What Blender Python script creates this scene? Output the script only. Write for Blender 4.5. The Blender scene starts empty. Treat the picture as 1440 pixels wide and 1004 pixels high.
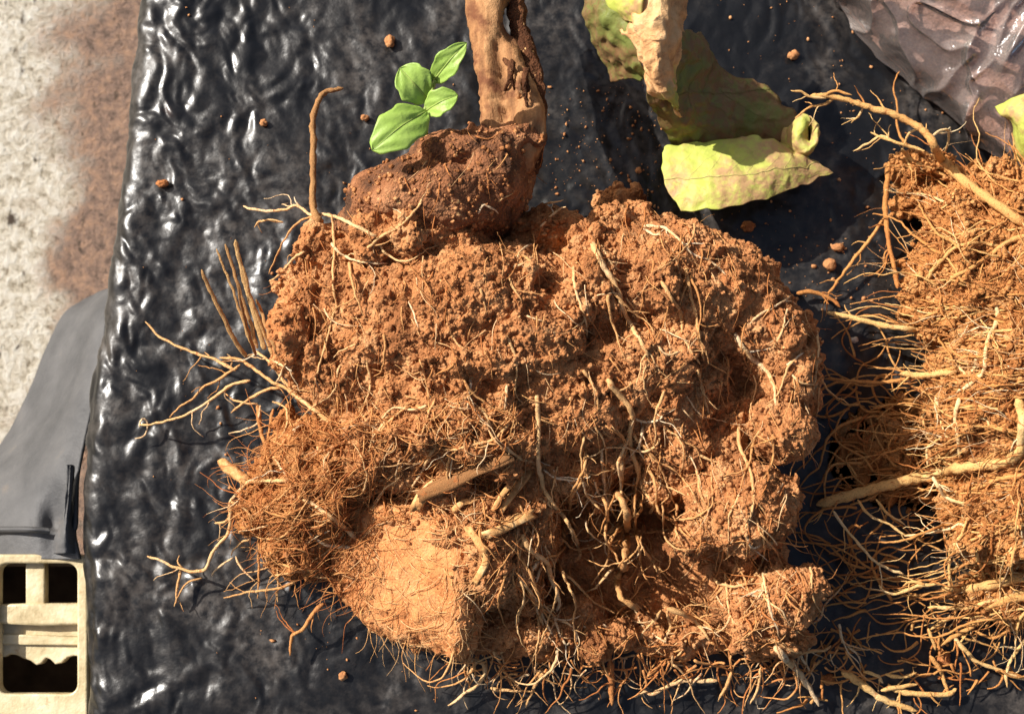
import bpy, bmesh, math, random
import numpy as np
from mathutils import Vector, Matrix
from mathutils.bvhtree import BVHTree

random.seed(7)
rng = np.random.default_rng(7)
S = bpy.context.scene
COL = S.collection

# ------------------------------------------------------------------ camera
PW, PH = 1440.0, 1004.0
HFOV = math.radians(41.0)
TILT = math.radians(8.0)
SW = 2 * math.tan(HFOV / 2)
DIST = 0.40
CAMPOS = Vector((0.0, -math.sin(TILT) * DIST, math.cos(TILT) * DIST))
CAMROT = Matrix.Rotation(TILT, 3, 'X')
cd = bpy.data.cameras.new("camera")
cam = bpy.data.objects.new("camera", cd)
COL.objects.link(cam)
cam.location = CAMPOS
cam.rotation_euler = (TILT, 0, 0)
cd.sensor_width = 36
cd.angle = HFOV
cd.clip_start = 0.01
cd.clip_end = 50
cd.dof.use_dof = True
cd.dof.focus_distance = 0.357
cd.dof.aperture_fstop = 22
S.camera = cam

# ------------------------------------------------------------------ light
SUN_H = Vector((-0.88, 0.47, 0)).normalized()
SUN_EL = math.radians(38)
to_sun = Vector((SUN_H.x * math.cos(SUN_EL), SUN_H.y * math.cos(SUN_EL), math.sin(SUN_EL)))
sl = bpy.data.lights.new("sun", 'SUN')
sl.energy = 5.0
sl.angle = math.radians(0.5)
sl.color = (1.0, 0.96, 0.9)
so = bpy.data.objects.new("sun", sl)
COL.objects.link(so)
so.location = to_sun * 2
so.rotation_euler = (-to_sun).to_track_quat('-Z', 'Y').to_euler()
W = bpy.data.worlds.new("World")
S.world = W
W.use_nodes = True
wn = W.node_tree
sky = wn.nodes.new('ShaderNodeTexSky')
sky.sky_type = 'NISHITA'
sky.sun_disc = False
sky.dust_density = 4.0
sky.ozone_density = 0.4
sky.sun_elevation = SUN_EL
sky.sun_rotation = math.atan2(to_sun.x, to_sun.y) % (2 * math.pi)
bg = wn.nodes['Background']
bg.inputs['Strength'].default_value = 0.07
wn.links.new(sky.outputs[0], bg.inputs['Color'])
S.view_settings.view_transform = 'Standard'
S.view_settings.look = 'None'
S.view_settings.exposure = 0.55
S.view_settings.gamma = 1.0
S.cycles.diffuse_bounces = 2

# ------------------------------------------------------------------ picture helpers
def ray(px, py):
    d = Vector(((px - PW / 2) / PW * SW, -(py - PH / 2) / PW * SW, -1.0))
    return (CAMROT @ d).normalized()

def P(px, py, z=0.0):
    """the place at height z (metres) seen at this point of the photograph"""
    d = ray(px, py)
    return CAMPOS + d * ((z - CAMPOS.z) / d.z)

PX = DIST * SW / PW                      # metres per photograph pixel on the sheet
def pxm(z):
    return PX * (DIST - z) / DIST

# ------------------------------------------------------------------ noise
def _hash(ix, iy, iz, seed):
    h = (ix.astype(np.uint32) * np.uint32(374761393) + iy.astype(np.uint32) * np.uint32(668265263)
         + iz.astype(np.uint32) * np.uint32(2147483647 - 61) + np.uint32((seed * 974711 + 12345) & 0xffffffff))
    h = (h ^ (h >> np.uint32(13))) * np.uint32(1274126177)
    h = (h ^ (h >> np.uint32(15))) * np.uint32(2246822519)
    return h ^ (h >> np.uint32(16))

def perlin(p, seed=0):
    """gradient noise, p is (n,3), about -1..1"""
    pi = np.floor(p).astype(np.int64)
    f = p - pi
    u = f * f * f * (f * (f * 6 - 15) + 10)
    out = None
    acc = np.zeros(len(p))
    for dx in (0, 1):
        wx = u[:, 0] if dx else 1 - u[:, 0]
        for dy in (0, 1):
            wy = u[:, 1] if dy else 1 - u[:, 1]
            for dz in (0, 1):
                wz = u[:, 2] if dz else 1 - u[:, 2]
                h = _hash(pi[:, 0] + dx, pi[:, 1] + dy, pi[:, 2] + dz, seed)
                gx = (h & np.uint32(1023)).astype(float) / 511.5 - 1
                gy = ((h >> np.uint32(10)) & np.uint32(1023)).astype(float) / 511.5 - 1
                gz = ((h >> np.uint32(20)) & np.uint32(1023)).astype(float) / 511.5 - 1
                acc += wx * wy * wz * (gx * (f[:, 0] - dx) + gy * (f[:, 1] - dy) + gz * (f[:, 2] - dz))
    return acc * 1.35

def fbm(p, octaves=3, seed=0):
    a, s, t = 1.0, 0, 0
    for k in range(octaves):
        s = s + a * perlin(p * (2.03 ** k), seed + k)
        t += a
        a *= 0.5
    return s / t

def sstep(a, b, x):
    t = np.clip((x - a) / (b - a), 0, 1)
    return t * t * (3 - 2 * t)

# ------------------------------------------------------------------ object helpers
def tag(o, label=None, cat=None, group=None, kind=None):
    if label: o['label'] = label
    if cat: o['category'] = cat
    if group: o['group'] = group
    if kind: o['kind'] = kind
    return o

def empty(name, loc, label, cat, group=None):
    o = bpy.data.objects.new(name, None)
    o.empty_display_size = 0.01
    COL.objects.link(o)
    o.location = loc
    return tag(o, label, cat, group)

def world_loc(o):
    v = Vector((0, 0, 0))
    while o is not None:
        v += Vector(o.location)
        o = o.parent
    return v

def mesh_np(name, V, F, mat, parent=None, smooth=True, tint=None, origin=None):
    """one mesh object; V in world metres, F an (n,k) array or a list of such arrays"""
    V = np.asarray(V, float)
    Fs = F if isinstance(F, list) else [F]
    base = np.array(world_loc(parent)) if parent is not None else np.array(origin if origin is not None else (0, 0, 0), float)
    me = bpy.data.meshes.new(name)
    loops = np.concatenate([f.reshape(-1) for f in Fs]).astype(np.int32)
    tot = np.concatenate([np.full(len(f), f.shape[1], np.int32) for f in Fs])
    start = np.concatenate([[0], np.cumsum(tot)[:-1]]).astype(np.int32)
    me.vertices.add(len(V))
    me.vertices.foreach_set('co', (V - base).astype(np.float32).reshape(-1))
    me.loops.add(len(loops))
    me.loops.foreach_set('vertex_index', loops)
    me.polygons.add(len(tot))
    me.polygons.foreach_set('loop_start', start)
    me.polygons.foreach_set('loop_total', tot)
    me.update(calc_edges=True)
    if smooth:
        me.polygons.foreach_set('use_smooth', np.ones(len(tot), bool))
    if tint is not None:
        at = me.attributes.new('tint', 'FLOAT', 'POINT')
        at.data.foreach_set('value', np.asarray(tint, np.float32))
    me.materials.append(mat)
    o = bpy.data.objects.new(name, me)
    COL.objects.link(o)
    o.parent = parent
    if parent is None:
        o.location = base
    return o

def read_mesh(me):
    V = np.empty(len(me.vertices) * 3, np.float32)
    me.vertices.foreach_get('co', V)
    N = np.empty(len(me.vertices) * 3, np.float32)
    me.vertices.foreach_get('normal', N)
    return V.reshape(-1, 3).astype(float), N.reshape(-1, 3).astype(float)

# ------------------------------------------------------------------ materials
def lin(r, g, b):
    f = lambda c: c / 12.92 if c <= 0.04045 else ((c + 0.055) / 1.055) ** 2.4
    return (f(r / 255), f(g / 255), f(b / 255), 1)

class Mat:
    def __init__(s, name, rough=0.8, spec=0.3):
        s.m = bpy.data.materials.new(name)
        s.m.use_nodes = True
        s.t = s.m.node_tree
        s.b = s.t.nodes['Principled BSDF']
        s.b.inputs['Roughness'].default_value = rough
        s.b.inputs['Specular IOR Level'].default_value = spec
        s.co = s.t.nodes.new('ShaderNodeTexCoord').outputs['Object']
    def n(s, typ, **kw):
        nd = s.t.nodes.new(typ)
        for k, v in kw.items():
            setattr(nd, k, v)
        return nd
    def link(s, a, b):
        s.t.links.new(a, b)
    def noise(s, scale, detail=4, rough=0.55, dist=0.0, stretch=None):
        nd = s.n('ShaderNodeTexNoise')
        nd.inputs['Scale'].default_value = scale
        nd.inputs['Detail'].default_value = detail
        nd.inputs['Roughness'].default_value = rough
        nd.inputs['Distortion'].default_value = dist
        if stretch:
            mp = s.n('ShaderNodeMapping')
            mp.inputs['Scale'].default_value = stretch[0]
            mp.inputs['Rotation'].default_value = stretch[1]
            s.link(s.co, mp.inputs['Vector'])
            s.link(mp.outputs[0], nd.inputs['Vector'])
        else:
            s.link(s.co, nd.inputs['Vector'])
        return nd.outputs['Fac']
    def vor(s, scale, feature='F1'):
        nd = s.n('ShaderNodeTexVoronoi', feature=feature)
        nd.inputs['Scale'].default_value = scale
        s.link(s.co, nd.inputs['Vector'])
        return nd.outputs['Distance']
    def attr(s, name='tint'):
        nd = s.n('ShaderNodeAttribute')
        nd.attribute_name = name
        return nd.outputs['Fac']
    def ramp(s, fac, stops):
        nd = s.n('ShaderNodeValToRGB')
        cr = nd.color_ramp
        while len(cr.elements) < len(stops):
            cr.elements.new(0.5)
        for e, (p, c) in zip(cr.elements, stops):
            e.position = p
            e.color = c if len(c) == 4 else (*c, 1)
        s.link(fac, nd.inputs['Fac'])
        return nd.outputs['Color']
    def mask(s, fac, lo, hi):
        nd = s.n('ShaderNodeMapRange', interpolation_type='SMOOTHSTEP')
        nd.inputs['From Min'].default_value = lo
        nd.inputs['From Max'].default_value = hi
        s.link(fac, nd.inputs['Value'])
        return nd.outputs['Result']
    def mix(s, fac, a, b, typ='MIX'):
        nd = s.n('ShaderNodeMix', data_type='RGBA', blend_type=typ)
        if isinstance(fac, (int, float)): nd.inputs[0].default_value = fac
        else: s.link(fac, nd.inputs[0])
        for i, v in ((6, a), (7, b)):
            if isinstance(v, tuple): nd.inputs[i].default_value = v
            else: s.link(v, nd.inputs[i])
        return nd.outputs[2]
    def math(s, op, a, b=None):
        nd = s.n('ShaderNodeMath', operation=op)
        for i, v in enumerate((a, b)):
            if v is None: continue
            if isinstance(v, (int, float)): nd.inputs[i].default_value = v
            else: s.link(v, nd.inputs[i])
        return nd.outputs[0]
    def color(s, c):
        if isinstance(c, tuple): s.b.inputs['Base Color'].default_value = c
        else: s.link(c, s.b.inputs['Base Color'])
    def rough(s, r):
        s.link(r, s.b.inputs['Roughness'])
    def bump(s, h, dist, strength=1.0):
        nd = s.n('ShaderNodeBump')
        nd.inputs['Strength'].default_value = strength
        nd.inputs['Distance'].default_value = dist
        s.link(h, nd.inputs['Height'])
        if s.b.inputs['Normal'].is_linked:
            s.link(s.b.inputs['Normal'].links[0].from_socket, nd.inputs['Normal'])
        s.link(nd.outputs[0], s.b.inputs['Normal'])
    def translucent(s, col, amount):
        tr = s.n('ShaderNodeBsdfTranslucent')
        if isinstance(col, tuple): tr.inputs[0].default_value = col
        else: s.link(col, tr.inputs[0])
        mx = s.n('ShaderNodeMixShader')
        mx.inputs[0].default_value = amount
        s.link(s.b.outputs[0], mx.inputs[1])
        s.link(tr.outputs[0], mx.inputs[2])
        s.link(mx.outputs[0], s.t.nodes['Material Output'].inputs['Surface'])

def soil_material(name, c0, c1, c2, dark=None, fine=1.0):
    m = Mat(name, 0.95, 0.1)
    n1 = m.noise(120, 6, 0.65)
    c = m.ramp(n1, [(0.28, c0), (0.5, c1), (0.72, c2)])
    g = m.noise(1500, 3, 0.7)
    c = m.mix(m.mask(g, 0.35, 0.75), m.mix(0.3, c, lin(92, 46, 24)), c)
    sp = m.noise(700, 2, 0.5)
    c = m.mix(m.mask(sp, 0.66, 0.74), c, lin(228, 176, 118))
    if dark:
        c = m.mix(m.mask(m.noise(55, 6, 0.7), 0.5, 0.66), c, dark)
    m.color(c)
    m.bump(m.noise(900, 5, 0.75), 0.0006 * fine)
    m.bump(m.vor(1400), 0.0004 * fine)
    return m.m

def root_material(name, stops, soil_amt=0.5):
    m = Mat(name, 0.75, 0.25)
    c = m.ramp(m.attr(), stops)
    n = m.noise(500, 4, 0.7)
    c = m.mix(m.mask(n, 0.62 - 0.2 * soil_amt, 0.78 - 0.2 * soil_amt), c, lin(176, 104, 54))
    c = m.mix(m.mask(m.noise(2200, 2, 0.6), 0.5, 0.85), c, lin(128, 76, 42))
    m.color(c)
    m.bump(m.noise(1300, 5, 0.75), 0.0005)
    return m.m

M_SOIL = soil_material('red_soil', lin(148, 95, 57), lin(208, 142, 90), lin(234, 180, 126), dark=lin(146, 94, 58))
M_SOIL_DARK = soil_material('crown_soil', lin(104, 72, 52), lin(158, 106, 72), lin(192, 138, 98), dark=lin(84, 60, 46))
M_SOIL_MAT = soil_material('matted_soil', lin(202, 128, 76), lin(222, 150, 94), lin(230, 166, 112), fine=0.5)
M_CLOD = soil_material('clod_soil', lin(168, 102, 58), lin(198, 130, 80), lin(212, 152, 102), fine=0.7)
M_FIBRE = soil_material('fibre_soil', lin(146, 90, 50), lin(202, 134, 78), lin(222, 164, 106))
M_FIBRE2 = soil_material('second_soil', lin(156, 98, 54), lin(208, 142, 82), lin(230, 174, 114))
M_ROOT = root_material('root_skin', [(0.0, lin(176, 104, 54)), (0.35, lin(206, 146, 86)), (0.7, lin(228, 182, 124)), (1.0, lin(240, 218, 182))], 0.35)
M_FINE = root_material('fine_root_skin', [(0.0, lin(160, 90, 46)), (0.4, lin(200, 130, 72)), (0.75, lin(222, 166, 104)), (1.0, lin(240, 212, 168))], 0.5)
M_ROOT2 = root_material('second_root_skin', [(0.0, lin(172, 104, 52)), (0.35, lin(204, 142, 78)), (0.7, lin(228, 182, 114)), (1.0, lin(242, 218, 172))], 0.3)
M_MATF = root_material('matted_root_skin', [(0.0, lin(214, 142, 82)), (0.5, lin(230, 170, 106)), (1.0, lin(240, 200, 146))], 0.0)
M_STRAW = root_material('straw', [(0.0, lin(150, 104, 62)), (0.5, lin(190, 146, 92)), (1.0, lin(216, 180, 122))], 0.1)

def bark_material():
    m = Mat('stem_bark', 0.8, 0.2)
    n = m.noise(260, 6, 0.65, stretch=((1.0, 0.25, 1.0), (0, 0, -0.25)))
    c = m.ramp(n, [(0.3, lin(106, 72, 48)), (0.5, lin(162, 116, 76)), (0.7, lin(196, 150, 104))])
    c = m.mix(m.mask(m.noise(110, 4, 0.6), 0.5, 0.66), c, lin(112, 70, 46))
    m.color(c)
    m.bump(n, 0.0007)
    m.bump(m.noise(1400, 3, 0.7), 0.0003)
    return m.m
M_BARK = bark_material()
M_DARKBARK = soil_material('rotten_bark', lin(52, 36, 26), lin(96, 64, 44), lin(136, 94, 64))

def wood_material():
    m = Mat('bare_wood', 0.8, 0.2)
    n = m.noise(420, 5, 0.65)
    m.color(m.ramp(n, [(0.3, lin(150, 92, 50)), (0.52, lin(214, 160, 100)), (0.75, lin(236, 200, 146))]))
    m.bump(n, 0.0005)
    return m.m
M_WOOD = wood_material()
M_OLDWOOD = root_material('weathered_wood', [(0.0, lin(150, 104, 62)), (0.5, lin(192, 140, 90)), (1.0, lin(216, 170, 116))], 0.35)

def plastic_material():
    m = Mat('black_plastic', 0.3, 0.5)
    d = m.noise(38, 6, 0.62, 0.4)
    d2 = m.noise(260, 4, 0.7)
    mk = m.math('MULTIPLY', m.mask(d, 0.42, 0.72), m.mask(d2, 0.3, 0.7))
    mk = m.math('MAXIMUM', mk, m.math('MULTIPLY', m.mask(m.noise(14, 4, 0.6), 0.44, 0.64), m.math('MULTIPLY', m.mask(d2, 0.35, 0.8), 0.7)))
    c = m.mix(mk, lin(18, 18, 19), lin(76, 69, 63))
    rust = m.math('MULTIPLY', m.mask(m.noise(22, 3, 0.5, 0.2), 0.7, 0.8), m.mask(m.noise(400, 3, 0.7), 0.4, 0.6))
    c = m.mix(rust, c, lin(150, 88, 50))
    m.color(c)
    nd = m.n('ShaderNodeMapRange')
    nd.inputs['To Min'].default_value = 0.29
    nd.inputs['To Max'].default_value = 0.62
    m.link(mk, nd.inputs['Value'])
    m.rough(nd.outputs[0])
    m.bump(m.noise(300, 3, 0.5), 0.00022)
    return m.m
M_PLASTIC = plastic_material()

# ------------------------------------------------------------------ setting: ground
def smooth_rows(ctrl, n):
    """Catmull-Rom through control rows (k,...) -> n samples"""
    c = np.asarray(ctrl, float)
    k = len(c)
    if k == 2:
        t = np.linspace(0, 1, n).reshape((-1,) + (1,) * (c.ndim - 1))
        return c[0] * (1 - t) + c[1] * t
    e = np.concatenate([[2 * c[0] - c[1]], c, [2 * c[-1] - c[-2]]])
    u = np.linspace(0, k - 1, n)
    i = np.minimum(u.astype(int), k - 2)
    t = (u - i).reshape((-1,) + (1,) * (c.ndim - 1))
    p0, p1, p2, p3 = e[i], e[i + 1], e[i + 2], e[i + 3]
    return 0.5 * (2 * p1 + (p2 - p0) * t + (2 * p0 - 5 * p1 + 4 * p2 - p3) * t ** 2 + (3 * p1 - p0 - 3 * p2 + p3) * t ** 3)

def grid_faces(nr, nc):
    i = np.arange(nr - 1)[:, None] * nc + np.arange(nc - 1)[None, :]
    i = i.reshape(-1)
    return np.stack([i, i + nc, i + nc + 1, i + 1], 1)

def ground():
    m = Mat('stained_concrete', 0.9, 0.2)
    sx = m.n('ShaderNodeSeparateXYZ')
    m.link(m.co, sx.inputs[0])
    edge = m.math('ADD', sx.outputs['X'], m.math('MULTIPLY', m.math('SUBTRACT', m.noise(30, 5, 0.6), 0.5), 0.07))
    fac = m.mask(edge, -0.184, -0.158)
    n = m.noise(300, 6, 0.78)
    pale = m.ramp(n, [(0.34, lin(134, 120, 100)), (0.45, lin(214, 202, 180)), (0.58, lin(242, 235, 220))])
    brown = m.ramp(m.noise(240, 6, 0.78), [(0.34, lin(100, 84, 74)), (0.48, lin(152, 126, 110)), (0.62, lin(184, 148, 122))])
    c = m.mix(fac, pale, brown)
    c = m.mix(m.mask(m.noise(190, 4, 0.6, 0.3, ((1, 0.5, 1), (0, 0, 0))), 0.6, 0.7), c, lin(84, 72, 62))
    m.color(c)
    m.bump(n, 0.004)
    nx, ny = 150, 110
    X, Y = np.meshgrid(np.linspace(-0.75, 0.75, nx), np.linspace(-0.6, 0.6, ny))
    V = np.stack([X.ravel(), Y.ravel(), np.zeros(X.size)], 1)
    V[:, 2] = -0.105 + 0.0025 * fbm(V * 60, 3, 3)
    o = mesh_np('ground', V, grid_faces(ny, nx), m.m)
    tag(o, kind='structure')
ground()

# ------------------------------------------------------------------ the black plastic sheet (a filled bag, flat top with a rounded edge)
EDGE = [(205, -120), (190, 0), (177, 130), (164, 250), (148, 380), (130, 510), (114, 640), (104, 740), (114, 800), (118, 900), (118, 1010), (118, 1130)]
def bag_height(x, y):
    p = np.stack([x, y, np.zeros_like(x)], 1)
    wx = perlin(p * 60, 21) * 0.006 + perlin(p * 190, 23) * 0.0012
    wy = perlin(p * 60, 22) * 0.006 + perlin(p * 190, 24) * 0.0012
    a = math.radians(28)
    u = (x + wx) * math.cos(a) + (y + wy) * math.sin(a)
    v = -(x + wx) * math.sin(a) + (y + wy) * math.cos(a)
    z0 = np.zeros_like(u)
    big = perlin(np.stack([u * 118, v * 76, z0], 1), 31)
    mid = perlin(np.stack([u * 215, v * 125, z0 + 4.2], 1), 32)
    lump = np.abs(perlin(np.stack([u * 132, v * 92, z0 + 2.1], 1), 35))
    lump2 = np.abs(perlin(np.stack([u * 250, v * 180, z0 + 6.1], 1), 37))
    amp = 0.5 + 0.45 * sstep(-0.03, -0.115, x) + 0.2 * perlin(p * 22, 41)
    h = 0.88 * amp * (0.00105 * big + 0.0006 * mid + 0.0018 * (np.sqrt(lump * lump + 0.006) - 0.25) + 0.0008 * np.sqrt(lump2 * lump2 + 0.01) + 0.00008 * perlin(np.stack([u * 520, v * 300, z0 + 8.3], 1), 39))
    h += 0.0012 * perlin(p * 26, 36)
    return h

def bag():
    ny = 600
    yy = np.linspace(-0.165, 0.15, ny)
    ep = np.array([P(a, b, 0.0)[:2] for a, b in EDGE])
    ep = ep[np.argsort(ep[:, 1])]
    xe = np.interp(yy, ep[:, 1], ep[:, 0])
    k = np.ones(31) / 31
    xe = np.convolve(np.pad(xe, 15, mode='edge'), k, 'valid')
    r = 0.007
    s_in = np.concatenate([np.linspace(-0.10, -0.012, 26)[:-1], np.linspace(-0.012, 0.34, 700)])
    # profile: s<0 wraps over the rounded edge and runs down the side
    L = r * math.pi / 2
    ang = np.clip((s_in + L) / L, 0, 1) * math.pi / 2     # 0 side .. pi/2 top
    ox = np.where(s_in >= 0, r + s_in, r - r * np.cos(ang))
    oz = np.where(s_in >= 0, 0.0, -r + r * np.sin(ang) - np.maximum(0, -(s_in + L)))
    nx_ = np.where(s_in >= 0, 0.0, -np.cos(ang))
    nz_ = np.where(s_in >= 0, 1.0, np.sin(ang))
    X = xe[:, None] + ox[None, :]
    Z = np.broadcast_to(oz[None, :], X.shape).copy()
    Y = np.broadcast_to(yy[:, None], X.shape)
    h = bag_height((xe[:, None] + s_in[None, :] + r).ravel(), Y.ravel().copy()).reshape(X.shape)
    X = X + h * nx_[None, :]
    Z = Z + h * nz_[None, :]
    V = np.stack([X.ravel(), Y.ravel(), Z.ravel()], 1)
    F = grid_faces(ny, len(s_in))[:, ::-1]
    o = mesh_np('plastic_sheet', V, F, M_PLASTIC, origin=(0, 0, 0))
    tag(o, 'shiny black wrinkled plastic sheet with rounded left edge under the roots', 'plastic sheet')
    return o
bag()

# ------------------------------------------------------------------ smooth patches from a net of (px, py, z mm)
def patch(name, rows, mat, parent=None, nu=40, nv=40, thick=0.0004, amp=0.0, freq=200, seed=0, tint=None, origin=None, warp=0.0, ridge=0.0):
    net = np.array([[tuple(P(a, b, z / 1000.0)) for a, b, z in r] for r in rows])
    g = smooth_rows(net, nu)
    g = np.swapaxes(smooth_rows(np.swapaxes(g, 0, 1), nv), 0, 1)
    V = g.reshape(-1, 3)
    F = grid_faces(nu, nv)
    du = np.gradient(g, axis=0); dv = np.gradient(g, axis=1)
    N = np.cross(du, dv).reshape(-1, 3)
    N /= np.linalg.norm(N, axis=1, keepdims=True) + 1e-12
    if N[:, 2].mean() < 0:
        N = -N; F = F[:, ::-1]
    if amp:
        V = V + N * (amp * fbm(V * freq, 4, seed))[:, None]
    if ridge:
        w_ = V + 0.012 * np.stack([perlin(V * 40, seed + 7), perlin(V * 40, seed + 8), 0 * V[:, 0]], 1)
        V = V + N * (ridge * ((1 - np.abs(perlin(w_ * 34, seed + 9)) * 2) ** 3 + .5 * (1 - np.abs(perlin(w_ * 80, seed + 10)) * 2) ** 3))[:, None]
    if warp:
        V = V + warp * np.stack([perlin(V * 300, seed + 5), perlin(V * 300, seed + 6), 0 * V[:, 0]], 1)
    patch.grid = (V.reshape(nu, nv, 3).copy(), N.reshape(nu, nv, 3).copy())
    # give it real thickness: top, underside and rim
    n = len(V)
    V2 = np.concatenate([V, V - N * thick])
    Fb = F[:, ::-1] + n
    idx = np.arange(n).reshape(nu, nv)
    loop = np.concatenate([idx[0, :], idx[1:, -1], idx[-1, -2::-1], idx[-2:0:-1, 0]])
    nxt = np.roll(loop, -1)
    rim = np.stack([loop, nxt, nxt + n, loop + n], 1)
    return mesh_np(name, V2, np.concatenate([F, Fb, rim]), mat, parent, origin=origin)

# ------------------------------------------------------------------ grey plastic flap beside the crate; its upper end stands in for blurred shadow
def flap():
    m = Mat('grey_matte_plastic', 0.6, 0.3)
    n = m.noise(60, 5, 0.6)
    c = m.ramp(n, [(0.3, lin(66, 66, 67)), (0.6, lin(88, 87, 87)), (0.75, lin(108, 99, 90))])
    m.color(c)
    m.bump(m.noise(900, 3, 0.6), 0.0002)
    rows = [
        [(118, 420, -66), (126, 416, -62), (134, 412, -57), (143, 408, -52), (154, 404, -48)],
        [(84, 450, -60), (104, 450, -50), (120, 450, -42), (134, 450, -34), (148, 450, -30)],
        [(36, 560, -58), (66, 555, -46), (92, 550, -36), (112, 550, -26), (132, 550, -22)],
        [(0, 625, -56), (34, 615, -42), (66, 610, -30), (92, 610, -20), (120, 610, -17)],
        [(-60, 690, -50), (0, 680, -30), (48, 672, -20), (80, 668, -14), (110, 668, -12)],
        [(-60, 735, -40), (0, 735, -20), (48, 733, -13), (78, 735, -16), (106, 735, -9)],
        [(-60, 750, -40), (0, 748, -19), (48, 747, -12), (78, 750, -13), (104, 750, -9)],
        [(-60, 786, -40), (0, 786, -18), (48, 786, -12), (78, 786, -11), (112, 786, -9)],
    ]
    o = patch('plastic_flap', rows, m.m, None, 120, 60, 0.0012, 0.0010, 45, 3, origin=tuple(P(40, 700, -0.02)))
    tag(o, 'smooth matte dark grey plastic flap, its upper end standing in for shadow, hanging beside the black sheet above the cream crate', 'plastic flap')
    # fold ridge and dark tuck
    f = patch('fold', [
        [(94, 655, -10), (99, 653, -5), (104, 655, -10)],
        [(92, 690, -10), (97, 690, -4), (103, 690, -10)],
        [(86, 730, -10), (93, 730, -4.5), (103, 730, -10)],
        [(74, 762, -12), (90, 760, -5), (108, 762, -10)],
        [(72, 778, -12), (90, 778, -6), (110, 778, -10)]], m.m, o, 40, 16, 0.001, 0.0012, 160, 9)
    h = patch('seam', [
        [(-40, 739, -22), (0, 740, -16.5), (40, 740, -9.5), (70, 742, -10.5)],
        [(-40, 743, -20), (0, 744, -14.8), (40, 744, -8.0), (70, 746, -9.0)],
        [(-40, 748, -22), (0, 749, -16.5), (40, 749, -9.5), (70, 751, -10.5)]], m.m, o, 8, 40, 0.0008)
flap()

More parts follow.
